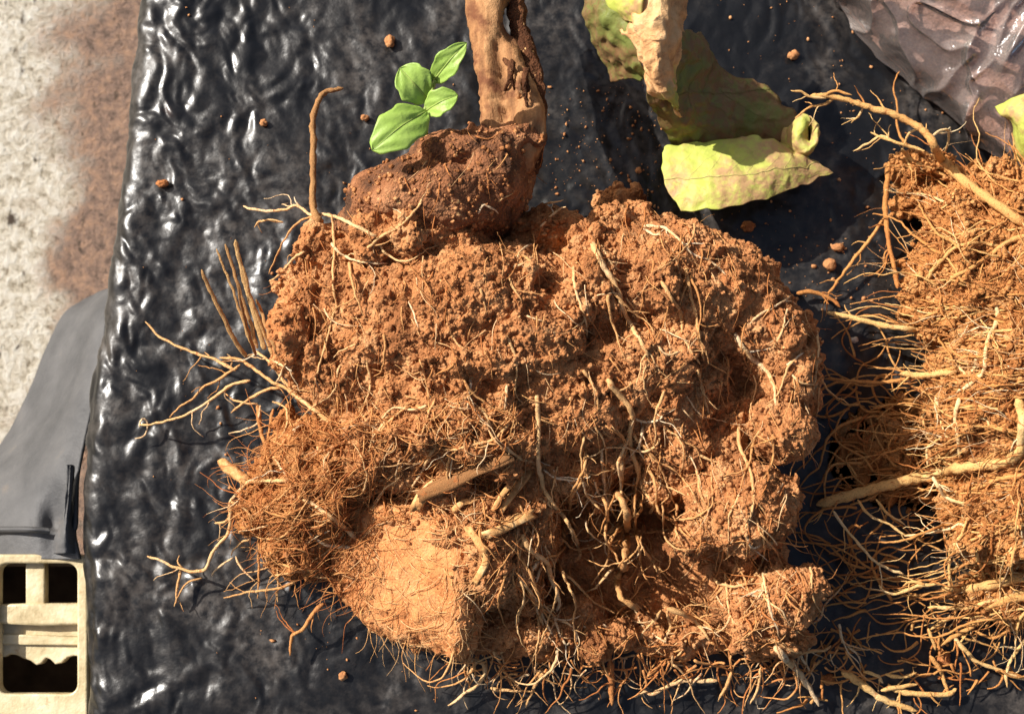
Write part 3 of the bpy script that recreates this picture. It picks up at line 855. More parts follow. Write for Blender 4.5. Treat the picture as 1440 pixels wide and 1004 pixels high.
R = lambda *a: a
TRACED = [   # control points, width, z at start and end where free, tint
    ([(530,334),(508,322),(490,313),(465,303),(445,302),(433,300),(418,290),(398,295),(375,297),(353,294),(343,290)], 7, 38, 24, .85),
    ([(424,293),(417,286),(414,277)], 4, 30, 30, .9),
    ([(443,303),(420,312),(405,330),(392,352),(385,368),(378,385)], 4, 33, 16, .5),
    ([(398,312),(380,310),(364,312),(358,321)], 5, 22, 18, .75),
    ([(430,352),(412,365),(396,384),(378,396)], 5, 30, 20, .75),
    ([(466,342),(475,352),(490,363),(515,369),(546,371)], 6, 40, 44, .9),
    ([(517,349),(535,333),(560,320),(582,298),(593,280)], 6, 48, 56, .7),
    ([(466,302),(470,340),(468,400),(472,430),(462,469),(451,507),(444,533),(441,569)], 5, 40, 30, .65),
    ([(330,521),(318,514),(300,505),(280,499),(262,492),(240,482),(222,472),(205,452)], 6, 14, 8, .7),
    ([(352,535),(328,540),(310,553),(285,570),(262,583),(235,592),(210,597),(195,598)], 6, 14, 6, .8),
    ([(338,513),(318,527),(300,538),(285,545),(272,560),(255,570),(238,586)], 5, 14, 7, .55),
    ([(196,600),(199,590),(206,592),(208,604),(201,614),(190,617)], 4, 6, 3, .95),
    ([(470,600),(445,578),(420,560),(400,545),(380,535),(360,520),(335,505),(310,503)], 8, 26, 12, .55),
    ([(450,582),(415,555),(395,530),(378,508),(360,494)], 7, 26, 18, .75),
    ([(390,536),(398,519),(402,510)], 5, 22, 24, .85),
    ([(384,507),(400,515),(415,514)], 5, 24, 26, .9),
    ([(392,546),(380,547),(358,556),(342,567),(325,580)], 6, 20, 10, .6),
    ([(366,570),(364,585),(360,597),(340,605),(322,611)], 4, 16, 8, .9),
    ([(362,568),(337,565),(325,560),(316,551)], 4, 14, 8, .6),
    ([(383,565),(400,572),(404,590),(400,607),(387,619)], 4, 18, 8, .7),
    ([(362,570),(366,600),(372,625),(378,650),(384,668)], 8, 14, 10, .3),
    ([(384,575),(380,600),(375,630),(368,655)], 6, 14, 8, .3),
    ([(404,670),(390,650),(379,634)], 5, 14, 8, .8),
    ([(428,598),(415,603),(404,611)], 4, 18, 12, .9),
    ([(404,676),(375,676),(350,678),(335,692),(323,708),(324,725),(316,733),(302,735)], 7, 18, 6, .75),
    ([(323,712),(324,730),(320,750),(305,768),(295,785),(290,798),(275,804),(258,800),(240,795),(222,786),(207,781)], 7, 12, 4, .75),
    ([(324,706),(340,712),(353,725),(358,740),(352,757),(340,762),(330,772),(325,782)], 5, 12, 6, .65),
    ([(328,783),(310,796),(300,805),(298,810)], 4, 8, 4, .85),
    ([(332,783),(340,800),(358,817)], 4, 8, 8, .8),
    ([(257,798),(250,820),(248,842),(245,852)], 5, 5, 3, .6),
    ([(285,812),(265,818),(255,830),(250,840)], 4, 5, 4, .55),
    ([(256,797),(250,790),(252,781)], 4, 5, 5, .6),
    ([(495,770),(480,769),(460,766),(445,758),(430,744)], 7, 26, 22, .95),
    ([(500,755),(485,742),(465,727),(445,712),(424,702)], 10, 24, 22, .75),
    ([(450,800),(420,803),(400,807),(378,812)], 5, 14, 8, .55),
    ([(482,806),(460,805),(420,800),(395,793),(365,790)], 6, 14, 9, .35),
    ([(390,798),(391,820),(390,846)], 4, 9, 5, .75),
    ([(420,813),(400,825),(370,830),(345,833),(315,841)], 5, 10, 4, .5),
    ([(364,755),(364,800),(362,842)], 5, 10, 5, .35),
    ([(455,848),(440,864),(425,885),(412,893),(409,905),(408,922)], 8, 10, 4, .3),
    ([(446,628),(458,650),(470,670),(476,684)], 6, 26, 26, .7),
    ([(578,566),(562,580),(544,596),(533,612)], 6, 40, 36, .6),
    ([(755,556),(757,590),(757,640),(762,680),(775,705),(795,730),(808,753),(815,777),(811,788)], 9, 44, 24, .75),
    ([(716,595),(702,612),(690,620),(665,626),(640,632),(625,632),(612,624)], 6, 44, 40, .75),
    ([(614,626),(600,648),(588,672),(578,688),(570,712)], 6, 40, 36, .8),
    ([(712,628),(722,638),(735,646),(752,650)], 6, 42, 40, .85),
    ([(764,660),(780,672),(802,675),(820,676),(821,692)], 5, 40, 26, .95),
    ([(735,752),(742,768),(755,780),(768,790),(775,798)], 11, 26, 26, .75),
    ([(770,792),(776,815),(783,830),(787,848),(783,860)], 9, 24, 16, .9),
    ([(757,788),(748,805),(743,828)], 7, 24, 16, .9),
    ([(762,795),(757,808),(754,820)], 6, 24, 18, .9),
    ([(728,806),(740,825),(755,845),(765,870),(777,892)], 7, 22, 10, .85),
    ([(752,842),(757,862),(764,880)], 5, 18, 8, .85),
    ([(780,866),(785,886),(795,905),(802,902)], 5, 14, 8, .9),
    ([(786,872),(800,877),(811,892),(807,912)], 5, 14, 8, .95),
    ([(736,757),(731,780),(729,808)], 5, 26, 20, .7),
    ([(780,795),(810,820),(830,842),(865,862)], 5, 18, 10, .6),
    ([(864,797),(845,818),(832,831)], 5, 20, 12, .8),
    ([(855,534),(863,548),(876,561),(888,578),(889,592),(886,610),(888,630),(895,655),(900,672),(906,690),(916,702),(920,708),(914,721)], 11, 46, 24, .65),
    ([(889,588),(905,593),(925,591),(939,577)], 5, 40, 38, .97),
    ([(880,621),(870,628),(862,630)], 5, 38, 36, .9),
    ([(846,632),(847,660),(851,680),(856,692)], 6, 36, 28, .9),
    ([(873,642),(874,680),(872,706)], 8, 36, 28, .75),
    ([(904,672),(912,680),(918,676)], 5, 30, 28, .85),
    ([(836,670),(840,690),(848,701)], 5, 32, 26, .9),
    ([(893,670),(890,684),(888,694)], 5, 30, 26, .9),
    ([(980,519),(986,537),(991,562),(1000,590)], 6, 38, 34, .7),
    ([(1040,596),(1040,625),(1050,650),(1058,675),(1060,700),(1055,725),(1048,746)], 7, 36, 34, .65),
    ([(1033,469),(1048,492),(1062,508),(1076,520),(1088,540),(1092,572)], 10, 40, 36, .85),
    ([(1047,459),(1065,446),(1085,434),(1102,424),(1112,416)], 5, 36, 34, .9),
    ([(1104,424),(1113,424),(1120,429)], 4, 34, 34, .9),
    ([(1088,488),(1097,472),(1105,448)], 6, 34, 34, .8),
    ([(1105,514),(1118,504),(1132,494)], 5, 32, 34, .95),
    ([(1112,525),(1128,538),(1150,541)], 5, 30, 28, .85),
    ([(1150,540),(1151,562),(1149,586)], 4, 26, 18, .75),
    ([(833,343),(842,362),(855,385),(868,405),(875,432),(886,455),(898,475),(908,495),(914,512)], 11, 46, 44, .75),
    ([(868,410),(872,425),(875,448)], 6, 48, 48, .6),
    ([(807,374),(808,400),(815,422),(823,450),(826,476)], 6, 48, 50, .8),
    ([(880,418),(890,432),(902,446)], 5, 48, 46, .7),
    ([(905,318),(930,320),(945,328),(958,340),(975,358),(1000,368),(1022,388)], 6, 40, 36, .9),
    ([(905,322),(920,330),(934,331)], 5, 40, 40, .95),
    ([(930,395),(945,420),(957,440),(960,472)], 7, 46, 44, .6),
    ([(965,378),(970,410),(978,440),(985,480),(990,508)], 7, 46, 42, .6),
    ([(924,485),(938,499),(958,494)], 5, 44, 44, .9),
    ([(960,470),(970,492),(985,512)], 5, 44, 40, .8),
    ([(845,345),(862,374),(880,384)], 5, 46, 46, .8),
    ([(575,424),(582,440),(588,462)], 4, 58, 58, .95),
    ([(661,533),(660,552),(657,576)], 5, 52, 50, .95),
    ([(713,540),(711,560),(709,578)], 5, 52, 50, .9),
    ([(515,506),(521,535),(515,562),(503,582)], 5, 44, 40, .75),
    ([(505,578),(515,590),(521,600)], 4, 40, 38, .75),
    ([(722,375),(735,372),(752,358)], 5, 54, 52, .9),
    ([(755,348),(745,345),(733,352),(726,366)], 5, 52, 52, .9),
    ([(672,302),(680,289),(692,293),(701,301)], 5, 50, 46, 1.0),
    ([(700,285),(712,276),(722,272)], 4, 48, 46, .7),
    ([(760,320),(772,306),(785,296),(795,291)], 5, 44, 42, .9),
    ([(765,288),(780,284),(792,282)], 4, 40, 38, .7),
    ([(752,372),(736,360),(720,356),(700,352)], 5, 54, 54, .5),
    ([(715,385),(722,405),(735,425)], 5, 58, 56, .6),
    # along the lower edge
    ([(660,928),(678,932),(682,945),(676,958),(655,975),(630,992)], 8, 8, 4, .85),
    ([(690,967),(715,971),(748,971)], 6, 4, 4, .7),
    ([(766,942),(752,965),(738,995)], 6, 8, 3, .6),
    ([(700,935),(720,955),(735,972)], 5, 8, 4, .6),
    ([(858,930),(859,955),(861,992)], 12, 8, 3, .15),
    ([(1008,957),(985,957),(960,957),(935,966),(918,976),(905,972),(893,980)], 8, 8, 4, .85),
    ([(1028,945),(1022,962),(1010,985)], 7, 8, 3, .6),
    ([(1070,938),(1068,960),(1055,990)], 6, 8, 3, .75),
    ([(1091,909),(1104,925),(1122,945),(1136,964),(1152,992)], 13, 14, 4, .85),
    ([(1075,897),(1095,903),(1112,913),(1130,917),(1150,914),(1163,914),(1168,907)], 7, 14, 8, .7),
    ([(935,855),(958,862),(975,870),(988,885),(1000,902)], 9, 18, 12, .65),
    ([(1020,800),(1022,830),(1026,862),(1034,882)], 5, 22, 14, .7),
    ([(1076,800),(1074,825),(1066,845),(1060,862)], 5, 22, 18, .85),
    ([(1040,790),(1044,805),(1048,818)], 6, 22, 16, .75),
    ([(930,858),(922,870),(908,885),(902,896)], 5, 16, 8, .75),
    ([(938,860),(943,882),(935,898),(942,910)], 6, 14, 8, .7),
    ([(1048,748),(1056,768),(1070,766)], 5, 24, 22, .95),
    ([(980,660),(985,690),(995,720)], 6, 34, 32, .6),
    ([(820,520),(836,545),(842,575)], 6, 48, 42, .6),
    ([(612,560),(600,590),(590,615)], 5, 44, 40, .6),
    ([(590,505),(600,540),(604,580)], 5, 50, 44, .5),
    ([(640,590),(622,596),(612,612)], 5, 44, 40, .6),
]
for k, (c, w, za, zb, tn) in enumerate(TRACED):
    trace_root(ball, BV, c, w, za, zb, tn, seed=100 + 13 * k, lift=0.5)

# fringe of thin roots trailing over the sheet below the ball
def fringe():
    r_ = np.random.default_rng(55)
    T = Tubes()
    for k in range(240):
        a = r_.uniform(640, 1190); b = r_.uniform(875, 950)
        pp = wander((a, b), r_.choice([r_.normal(1.6, .5), r_.normal(.5, .5), r_.normal(2.7, .5)]), r_.uniform(25, 95), 5, .16, r_)
        z = np.linspace(r_.uniform(4, 14), r_.uniform(2.2, 4), len(pp)) / 1000
        pts = np.array([tuple(P(q[0], q[1], zz)) for q, zz in zip(pp, z)])
        T.add(pts, np.linspace(r_.uniform(.9, 2.2), .5, len(pp)) * PX, 5, r_.uniform(.2, 1))
    tag(T.build('fine_roots', M_FINE, ball), kind='stuff')
fringe()

# root clad in soil, dry shoot, straw blades, cut stub, wood pieces
trace_root(ball, BV, [(866,690),(880,717),(882,745),(879,779),(877,800),(869,815),(874,840),(898,856)], 12, 38, 18, .5, M_ROOT, 'root', .8, 10, 801, .5, .5)
r_ = np.random.default_rng(88)
for k in range(46):
    if k < 32: a, b = r_.uniform(815, 965), r_.uniform(590, 740)
    elif k < 40: a, b = r_.uniform(700, 800), r_.uniform(740, 830)
    else: a, b = r_.uniform(1000, 1100), r_.uniform(770, 840)
    pp = wander((a, b), r_.normal(1.5, .28), r_.uniform(50, 150), 9, .16, r_)
    z = r_.uniform(26, 42)
    trace_root(ball, BV, [tuple(q) for q in pp], r_.uniform(3, 6.5), z, z * r_.uniform(.4, .7), r_.uniform(.3, .95), seed=6000 + 13 * k, lift=.3, arch=r_.uniform(0, 4), taper=.4)
    if k % 2 == 0:
        j = len(pp) // 2
        p2 = wander(tuple(pp[j]), r_.normal(1.5, .6), r_.uniform(20, 50), 7, .2, r_)
        trace_root(ball, BV, [tuple(q) for q in p2], r_.uniform(2.5, 4), z * .75, z * .5, r_.uniform(.4, .95), seed=7000 + 13 * k, lift=.3, taper=.4)
o = trace_root(ball, BV, [(452,312),(441,296),(440,250),(441,205),(440,175),(446,146),(458,130),(482,125)], 12, 32, 30, .2, M_STRAW, 'dry_shoot', .7, 10, 820, .3, .25)
for k, (c, w, t) in enumerate([
    ([(352,482),(343,455),(332,420),(318,385),(304,350)], 5, .6), ([(362,490),(352,455),(340,420),(328,380),(316,343)], 6.5, .35),
    ([(372,492),(360,450),(347,405),(338,370),(330,338)], 9, .8), ([(384,500),(366,455),(352,415),(342,375)], 6, .5),
    ([(347,502),(330,478),(315,448),(298,413),(283,380)], 8, .55), ([(390,498),(378,470),(368,440),(360,420)], 6, .3),
    ([(360,500),(350,470),(342,440),(333,400)], 6, .15)]):
    trace_root(ball, BV, c, w, 24, 30 + 2 * k, t, M_STRAW, 'straw_blade', .75, 8, 830 + 5 * k, .5, .1, .35)
trace_root(ball, BV, [(352,680),(335,668),(320,656),(308,648)], 17, 14, 12, .5, M_WOOD, 'root_stub', .95, 12, 870, .5, .03)
def splinter(ctrl, w, h, za, zb, seed, mat=M_WOOD):
    """an angular piece of broken wood: flat faces, long fibres, ragged ends"""
    r_ = np.random.default_rng(seed)
    pp = px_path(ctrl, 7.0); n = len(pp)
    q = drape(pp, BV, np.full(n, w / 2), za, zb, .3, smooth=3)
    f = np.linspace(0, 1, n)[:, None]
    e0, e1 = q[:2].mean(0), q[-2:].mean(0)
    pts = e0 * (1 - f) + e1 * f
    pts[:, :2] = q[:, :2]
    pts[:, 2] += max(0, np.percentile(q[:, 2] - pts[:, 2], 75)) + h * .3 * PX
    sides = 8
    prof = np.array([(-1, -.7), (-.9, .5), (-.4, .95), (.15, .75), (.75, 1), (1, .3), (.85, -.6), (0, -1)])
    T = np.gradient(pts, axis=0); T /= np.linalg.norm(T, axis=1, keepdims=True)
    A = np.cross(T, (0, 0, 1.0)); A /= np.linalg.norm(A, axis=1, keepdims=True); B = np.cross(A, T)
    V = np.zeros((n, sides, 3))
    for j in range(sides):
        g = 1 + .16 * smooth_rows(r_.normal(size=(4, 1)), n)[:, 0]
        V[:, j] = pts + (A * (prof[j, 0] * w / 2 * PX) + B * (prof[j, 1] * h / 2 * PX)) * g[:, None]
        V[0, j] -= T[0] * r_.uniform(-.2, 1.1) * w * .5 * PX
        V[-1, j] += T[-1] * r_.uniform(-.2, 1.5) * w * .5 * PX
    i = np.arange(n - 1)[:, None] * sides + np.arange(sides)[None, :]
    k = np.arange(n - 1)[:, None] * sides + (np.arange(sides)[None, :] + 1) % sides
    F = np.stack([i, k, k + sides, i + sides], -1).reshape(-1, 4)[:, ::-1]
    C = np.stack([np.arange(1, sides - 1) * 0, np.arange(1, sides - 1), np.arange(2, sides)], 1)
    return mesh_np('wood_piece', V.reshape(-1, 3), [F, np.concatenate([C, (C + (n - 1) * sides)[:, ::-1]])], mat, ball, smooth=False)
splinter([(592,697),(650,672),(712,646)], 16, 13, 48, 48, 1, M_OLDWOOD)
splinter([(586,712),(594,698),(606,684)], 15, 9, 47, 50, 2)
splinter([(606,684),(650,664),(700,648)], 8, 8, 50, 50, 7, M_OLDWOOD)
splinter([(704,718),(722,692),(744,664)], 10, 7, 42, 48, 3)
splinter([(694,716),(708,694),(722,676)], 7, 8, 43, 47, 8)
splinter([(684,752),(715,740),(746,724)], 12, 8, 42, 46, 4)
splinter([(660,744),(672,760),(680,776)], 11, 7, 40, 38, 5)
splinter([(680,774),(683,792),(670,816)], 9, 6, 38, 34, 6)
splinter([(640,716),(652,706),(668,704)], 9, 8, 44, 44, 9)

def in_lower_left(a, b):
    return a < 530 and b > 560
def main_flow(a, b, r_):
    if in_lower_left(a, b): return r_.choice([r_.uniform(0, 6.28), r_.normal(2.5, .5)])
    if b > 560 and a < 720: return r_.normal(2.2, .8)
    return r_.normal(1.45, .5)

def auto_roots(parent, bvh, region, flow, n, wr, lr, mat, seed, tint=(0.3, 0.9), stuff=True, name='root', dens=None, shift=0.0, turn=0.11, zfloor=0.002, arch=(0, 2.5), sides=4, keep=False):
    r_ = np.random.default_rng(seed)
    T = Tubes(); k = 0; tries = 0
    while k < n and tries < n * 6:
        tries += 1
        a = r_.uniform(region[0], region[2]); b = r_.uniform(region[1], region[3])
        if dens and r_.random() > dens(a, b): continue
        h = bvh.ray_cast(CAMPOS, ray(a, b))
        if h[0] is None or h[0].z < zfloor: continue
        w = wr[0] + (wr[1] - wr[0]) * r_.random() ** 2
        L = r_.uniform(*lr)
        pp = wander((a, b), flow(a, b, r_), L, 6.0, turn, r_)
        if not keep and (((pp[:, 0] - 590) / 58) ** 2 + ((pp[:, 1] - 822) / 86) ** 2 < 1).any(): continue
        m = len(pp)
        z0 = h[0].z * 1000
        rp = w / 2 * np.linspace(1, 0.3, m)
        pts = drape(pp, bvh, rp, z0, max(3.0, z0 * r_.uniform(.3, .9)), 0.0 if keep else r_.uniform(0, 1.2), smooth=5, arch=r_.uniform(*arch) * (r_.random() < .55))
        pts[:, 2] = np.maximum(pts[:, 2], 0.0022)
        rad = rp * PX * 0.9
        tn = r_.uniform(*tint)
        if stuff:
            T.add(pts, rad, sides, tn)
        else:
            pts = smooth_rows(pts, m * 2)
            pts = wiggle(pts, 0.0003, 500, 500 + k)
            rad = np.interp(np.linspace(0, 1, m * 2), np.linspace(0, 1, m), rad) * (1 + .25 * perlin(pts * 700, 3))
            v, F, C = tube(pts, np.maximum(rad, .0001), 6)
            mesh_np(name, v, [F, C], mat, parent, tint=np.full(len(v), tn))
        k += 1
    if stuff:
        return tag(T.build(name, mat, parent), kind='stuff')

def dens_main(a, b):
    if 510 < a < 650 and 740 < b < 920: return 0.12
    if b < 340 and a < 760: return 0.12
    if in_lower_left(a, b): return 1.0
    if a > 860 and b > 760: return .35
    if a > 900: return .7
    if b > 560: return .8
    return .38
auto_roots(ball, BV, (360, 300, 1170, 950), main_flow, 100, (2.8, 5.5), (35, 110), M_ROOT, 31, (.15, .8), False, dens=dens_main, zfloor=0.004)
auto_roots(ball, BV, (330, 180, 1180, 960), main_flow, 1000, (1.1, 2.8), (15, 75), M_FINE, 32, (.15, .95), True, 'fine_roots', dens_main)
auto_roots(ball, BV, (330, 560, 530, 900), lambda a, b, r_: r_.choice([r_.uniform(0, 6.28), r_.normal(2.6, .5)]), 460, (1.1, 2.8), (25, 90), M_FINE, 33, (.0, .7), True, 'fine_roots', lambda a, b: 0 if b > 780 + (a - 380) * .6 else 1, turn=.14, arch=(0, 5))
auto_roots(ball, BV, (860, 760, 1170, 950), lambda a, b, r_: r_.uniform(0, 6.28), 90, (1.8, 4.2), (25, 80), M_FINE, 34, (.2, .9), True, 'fine_roots', None, turn=.2, arch=(0, 4))
auto_roots(ball, BV, (520, 560, 720, 760), lambda a, b, r_: r_.choice([r_.normal(2.3, .5), r_.normal(0.4, .6)]), 260, (1.3, 3.4), (25, 80), M_FINE, 35, (.2, .9), True, 'fine_roots', None, turn=.22, arch=(0, 4))
# fine roots matted into the smooth face
auto_roots(ball, BV, (510, 720, 670, 920), lambda a, b, r_: r_.normal(1.1, .7), 300, (0.9, 1.8), (20, 70), M_MATF, 36, (.3, .9), True, 'fine_roots', None, turn=.15, arch=(0, .1), keep=True)

def crumb_dens(a, b, r_):
    if 510 < a < 650 and 740 < b < 910: return r_.random() < .02
    if in_lower_left(a, b): return r_.random() < .5
    if b < 330 and a < 760: return r_.random() < .45
    return True
crumbs('soil_crumbs', BV, (340, 170, 1190, 960), 11000, (0.0002, 0.0009), M_SOIL, ball, 41, test=crumb_dens)

tag(BRANCH[ball.name].build('side_roots', M_ROOT, ball), kind='stuff')

# ------------------------------------------------------------------ second root mass at the right
mass = empty('root_mass', P(1420, 560, 0.001), 'tangle of orange fibrous roots and soil at the right edge of the black sheet', 'root mass')
SEC = [(1480, 390, 215, 150, 17, 22), (1420, 310, 130, 75, 13, 18), (1500, 560, 205, 150, 19, 26), (1460, 715, 140, 100, 14, 20),
       (1500, 840, 160, 50, 7, 10), (1335, 440, 64, 60, 8, 10), (1300, 260, 45, 40, 5, 8), (1370, 560, 70, 70, 8, 10), (1270, 640, 110, 80, 0, 3)]
vb, fb = blob_set(SEC, 60, (0.002, 0.006), 44)
o, v2, f2 = soil_body('soil', vb, fb, M_FIBRE2, mass, 0.0008, (0.0030, 0.0020, 0.0010, 0.0034), 150)
BV2 = bvh_of([(v2, f2)])
TR2 = [
    ([(1445,318),(1390,280),(1350,250),(1322,222),(1306,192),(1290,178),(1260,163),(1220,150),(1195,142),(1165,135),(1140,136)], 16, 32, 26, .55, .45),
    ([(1160,138),(1140,137),(1128,130),(1112,128)], 5, 26, 28, .8, .6),
    ([(1175,138),(1158,147),(1138,152),(1118,166)], 6, 26, 22, .65, .5),
    ([(1160,135),(1175,128),(1198,134)], 6, 27, 29, .5, .6),
    ([(1214,152),(1207,165),(1197,173)], 5, 26, 20, .8, .6),
    ([(1258,200),(1240,192),(1220,202),(1200,213)], 5, 22, 18, .85, .6),
    ([(1300,212),(1265,202),(1245,195),(1225,187)], 6, 24, 20, .75, .6),
    ([(1310,192),(1322,184),(1333,184),(1334,198),(1328,216)], 5, 28, 22, .85, .6),
    ([(1290,182),(1277,190),(1272,206)], 5, 26, 20, .8, .6),
    ([(1268,210),(1285,228),(1310,238),(1340,255)], 7, 20, 22, .65, .6),
    ([(1270,212),(1283,240),(1300,252)], 5, 18, 16, .6, .6),
    ([(1345,265),(1335,285),(1320,295)], 5, 24, 16, .7, .6),
    ([(1440,618),(1428,640),(1402,652),(1350,658),(1310,668),(1250,682),(1200,695),(1148,710)], 17, 22, 5, .75, .8),
    ([(1432,560),(1438,590),(1434,625),(1425,645)], 14, 34, 28, .8, .9),
    ([(1311,670),(1320,685),(1335,702),(1366,710)], 7, 20, 24, .9, .7),
    ([(1288,464),(1240,457),(1200,447),(1163,440)], 11, 18, 12, .75, .7),
    ([(1345,515),(1290,530),(1230,538),(1160,532)], 8, 20, 8, .35, .6),
    ([(1345,522),(1300,528),(1265,526)], 12, 20, 16, .75, .7),
    ([(1400,428),(1403,450),(1390,475),(1386,500),(1384,520),(1368,537),(1343,554)], 8, 36, 30, .95, .7),
    ([(1376,488),(1372,510),(1361,526),(1345,512)], 6, 34, 30, .85, .7),
    ([(1250,228),(1245,290),(1248,330),(1257,372),(1262,406)], 9, 10, 14, .25, .8),
    ([(1242,308),(1222,338),(1196,370),(1176,398),(1164,414)], 6, 10, 3, .4, .7),
    ([(1366,747),(1350,737),(1330,745),(1300,750),(1272,754)], 5, 24, 14, .98, .7),
    ([(1206,702),(1220,722),(1250,738),(1275,753)], 5, 14, 14, .8, .8),
    ([(1232,702),(1248,722),(1273,738)], 5, 12, 10, .8, .7),
    ([(1172,720),(1195,750),(1225,784),(1245,798),(1270,807)], 5, 12, 12, .9, .9),
    ([(1320,820),(1290,824),(1260,835),(1245,832),(1236,822)], 6, 16, 12, .8, .6),
    ([(1300,822),(1282,818),(1270,824)], 6, 16, 12, .6, .6),
    ([(1445,808),(1400,820),(1360,828),(1325,826)], 16, 22, 14, .7, .6),
    ([(1445,832),(1400,844),(1350,855),(1305,853)], 9, 16, 10, .75, .6),
    ([(1445,838),(1410,846),(1380,858)], 13, 14, 10, .55, .6),
    ([(1395,864),(1370,880),(1340,895),(1318,910)], 8, 8, 5, .5, .7),
    ([(1340,893),(1358,915),(1374,930),(1400,940),(1445,957)], 7, 6, 3, .85, .8),
    ([(1445,895),(1432,912),(1420,930),(1415,950),(1416,966)], 6, 6, 3, .85, .7),
    ([(1305,884),(1312,900),(1316,914)], 6, 6, 4, .6, .8),
    ([(1308,922),(1322,942),(1334,976)], 8, 5, 3, .5, .7),
    ([(1342,865),(1325,875),(1308,886)], 7, 8, 5, .6, .7),
    ([(1445,870),(1420,885),(1395,897),(1370,885)], 7, 10, 6, .5, .6),
    ([(1408,850),(1405,866),(1400,878)], 5, 12, 6, .8, .7),
    ([(1350,560),(1343,585),(1347,612),(1350,645)], 8, 26, 24, .9, .7),
    ([(1316,556),(1320,580),(1328,608)], 6, 22, 18, .9, .6),
    ([(1345,612),(1325,616),(1305,630),(1304,655)], 5, 24, 14, .85, .8),
    ([(1366,570),(1376,585),(1388,590),(1394,605)], 6, 28, 28, .9, .7),
    ([(1296,584),(1300,598),(1306,608)], 4, 18, 14, .7, .6),
    ([(1360,745),(1338,770),(1335,790),(1336,830)], 6, 22, 16, .75, .7),
    ([(1338,782),(1352,800),(1370,812)], 5, 18, 18, .85, .7),
    ([(1372,772),(1378,795),(1386,815)], 7, 22, 18, .75, .7),
    ([(1445,735),(1420,745),(1385,750),(1350,770),(1335,775)], 7, 26, 18, .7, .6),
    ([(1445,668),(1410,672),(1385,682),(1360,690)], 8, 30, 24, .45, .6),
    ([(1300,400),(1320,370),(1345,348),(1375,342),(1405,346)], 8, 20, 30, .6, .7),
    ([(1445,330),(1415,342),(1390,360),(1360,380),(1330,395)], 9, 32, 22, .5, .7),
    ([(1120,412),(1142,410),(1165,418),(1182,432)], 8, 3, 4, .2, .7),
    # lying over the sheet along the lower edge
    ([(1185,944),(1210,960),(1240,982),(1290,1000)], 13, 5, 3, .75, .7),
    ([(1252,968),(1285,975),(1330,976),(1345,968)], 10, 4, 4, .8, .6),
    ([(1240,970),(1270,965),(1290,962)], 8, 5, 4, .75, .6),
    ([(1215,945),(1235,950),(1242,960)], 7, 5, 4, .85, .6),
    ([(1245,948),(1270,952),(1290,945)], 6, 5, 5, .7, .6),
]
for k, (c, w, za, zb, tn, tp) in enumerate(TR2):
    trace_root(mass, BV2, c, w, za, zb, tn, M_ROOT2, seed=2000 + 13 * k, lift=.6, taper=tp, sides=8)

def flow2(a, b, r_):
    if r_.random() < .22: return r_.uniform(0, 6.28)
    t = math.atan2(530 - b, 1700 - a) + r_.normal(0, .42)
    return t + math.pi
auto_roots(mass, BV2, (1290, 220, 1480, 880), flow2, 90, (2.6, 6), (50, 150), M_ROOT2, 61, (.0, .8), False, turn=.1, zfloor=.004, arch=(0, 4))
auto_roots(mass, BV2, (1270, 220, 1500, 880), flow2, 850, (0.9, 2.4), (20, 90), M_FINE, 62, (.1, 1.0), True, 'fine_roots', lambda a, b: .45 if b < 400 else (.35 if a < 1310 else 1), turn=.12, arch=(0, 4))
# thin roots trailing over the sheet between the two plants
def strays():
    r_ = np.random.default_rng(77)
    T = Tubes()
    for k in range(180):
        if k < 100:
            a = r_.uniform(1190, 1340); b = r_.uniform(500, 870); ang = r_.normal(3.14, .6); L = r_.uniform(50, 170)
        elif k < 145:
            a = r_.uniform(1110, 1350); b = r_.uniform(880, 990); ang = r_.uniform(0, 6.28); L = r_.uniform(20, 70)
        else:
            a = r_.uniform(1250, 1420); b = r_.uniform(860, 960); ang = r_.uniform(0, 6.28); L = r_.uniform(20, 70)
        pp = wander((a, b), ang, L, 6, .16, r_)
        z0 = r_.uniform(3, 8) if b < 860 else r_.uniform(3, 7)
        m = len(pp)
        z = np.linspace(z0, r_.uniform(2.5, 6 if b < 860 else 5), m) / 1000
        pts = np.array([tuple(P(q[0], q[1], zz)) for q, zz in zip(pp, z)])
        T.add(pts, np.linspace(r_.uniform(1, 2.6), .8, m) * PX, 4, r_.uniform(.0, .5))  # low tint puts extra shade into the root colour for the shadowed gap
    tag(T.build('fine_roots', M_ROOT2, mass), kind='stuff')
strays()
r_ = np.random.default_rng(99)
for k in range(64):
    if k < 34: y1 = r_.uniform(400, 590); y0 = y1 + r_.normal(-6, 14)
    elif k < 52: y1 = r_.uniform(690, 870); y0 = y1 + r_.normal(26, 16)
    else: y1 = r_.uniform(560, 700); y0 = y1 + r_.normal(10, 16)
    x1 = r_.uniform(1360, 1470); x0 = r_.uniform(1165, 1300)
    xm = (x0 + x1) / 2
    c = [(x1, y1), ((x1 + xm) / 2, (y1 * 3 + y0) / 4 + r_.normal(0, 5)), (xm, (y0 + y1) / 2 + r_.normal(0, 8)), ((x0 + xm) / 2, (y1 + 3 * y0) / 4 + r_.normal(0, 6)), (x0, y0)]
    trace_root(mass, BV2, c, r_.uniform(2.6, 5.5), 24, r_.uniform(3, 9), r_.uniform(.1, .8), M_ROOT2, seed=9000 + 13 * k, lift=.8, taper=.4, sides=6)
crumbs('soil_crumbs', BV2, (1230, 190, 1500, 900), 6500, (0.0003, 0.0011), M_FIBRE2, mass, 46)

tag(BRANCH[mass.name].build('side_roots', M_ROOT2, mass), kind='stuff')

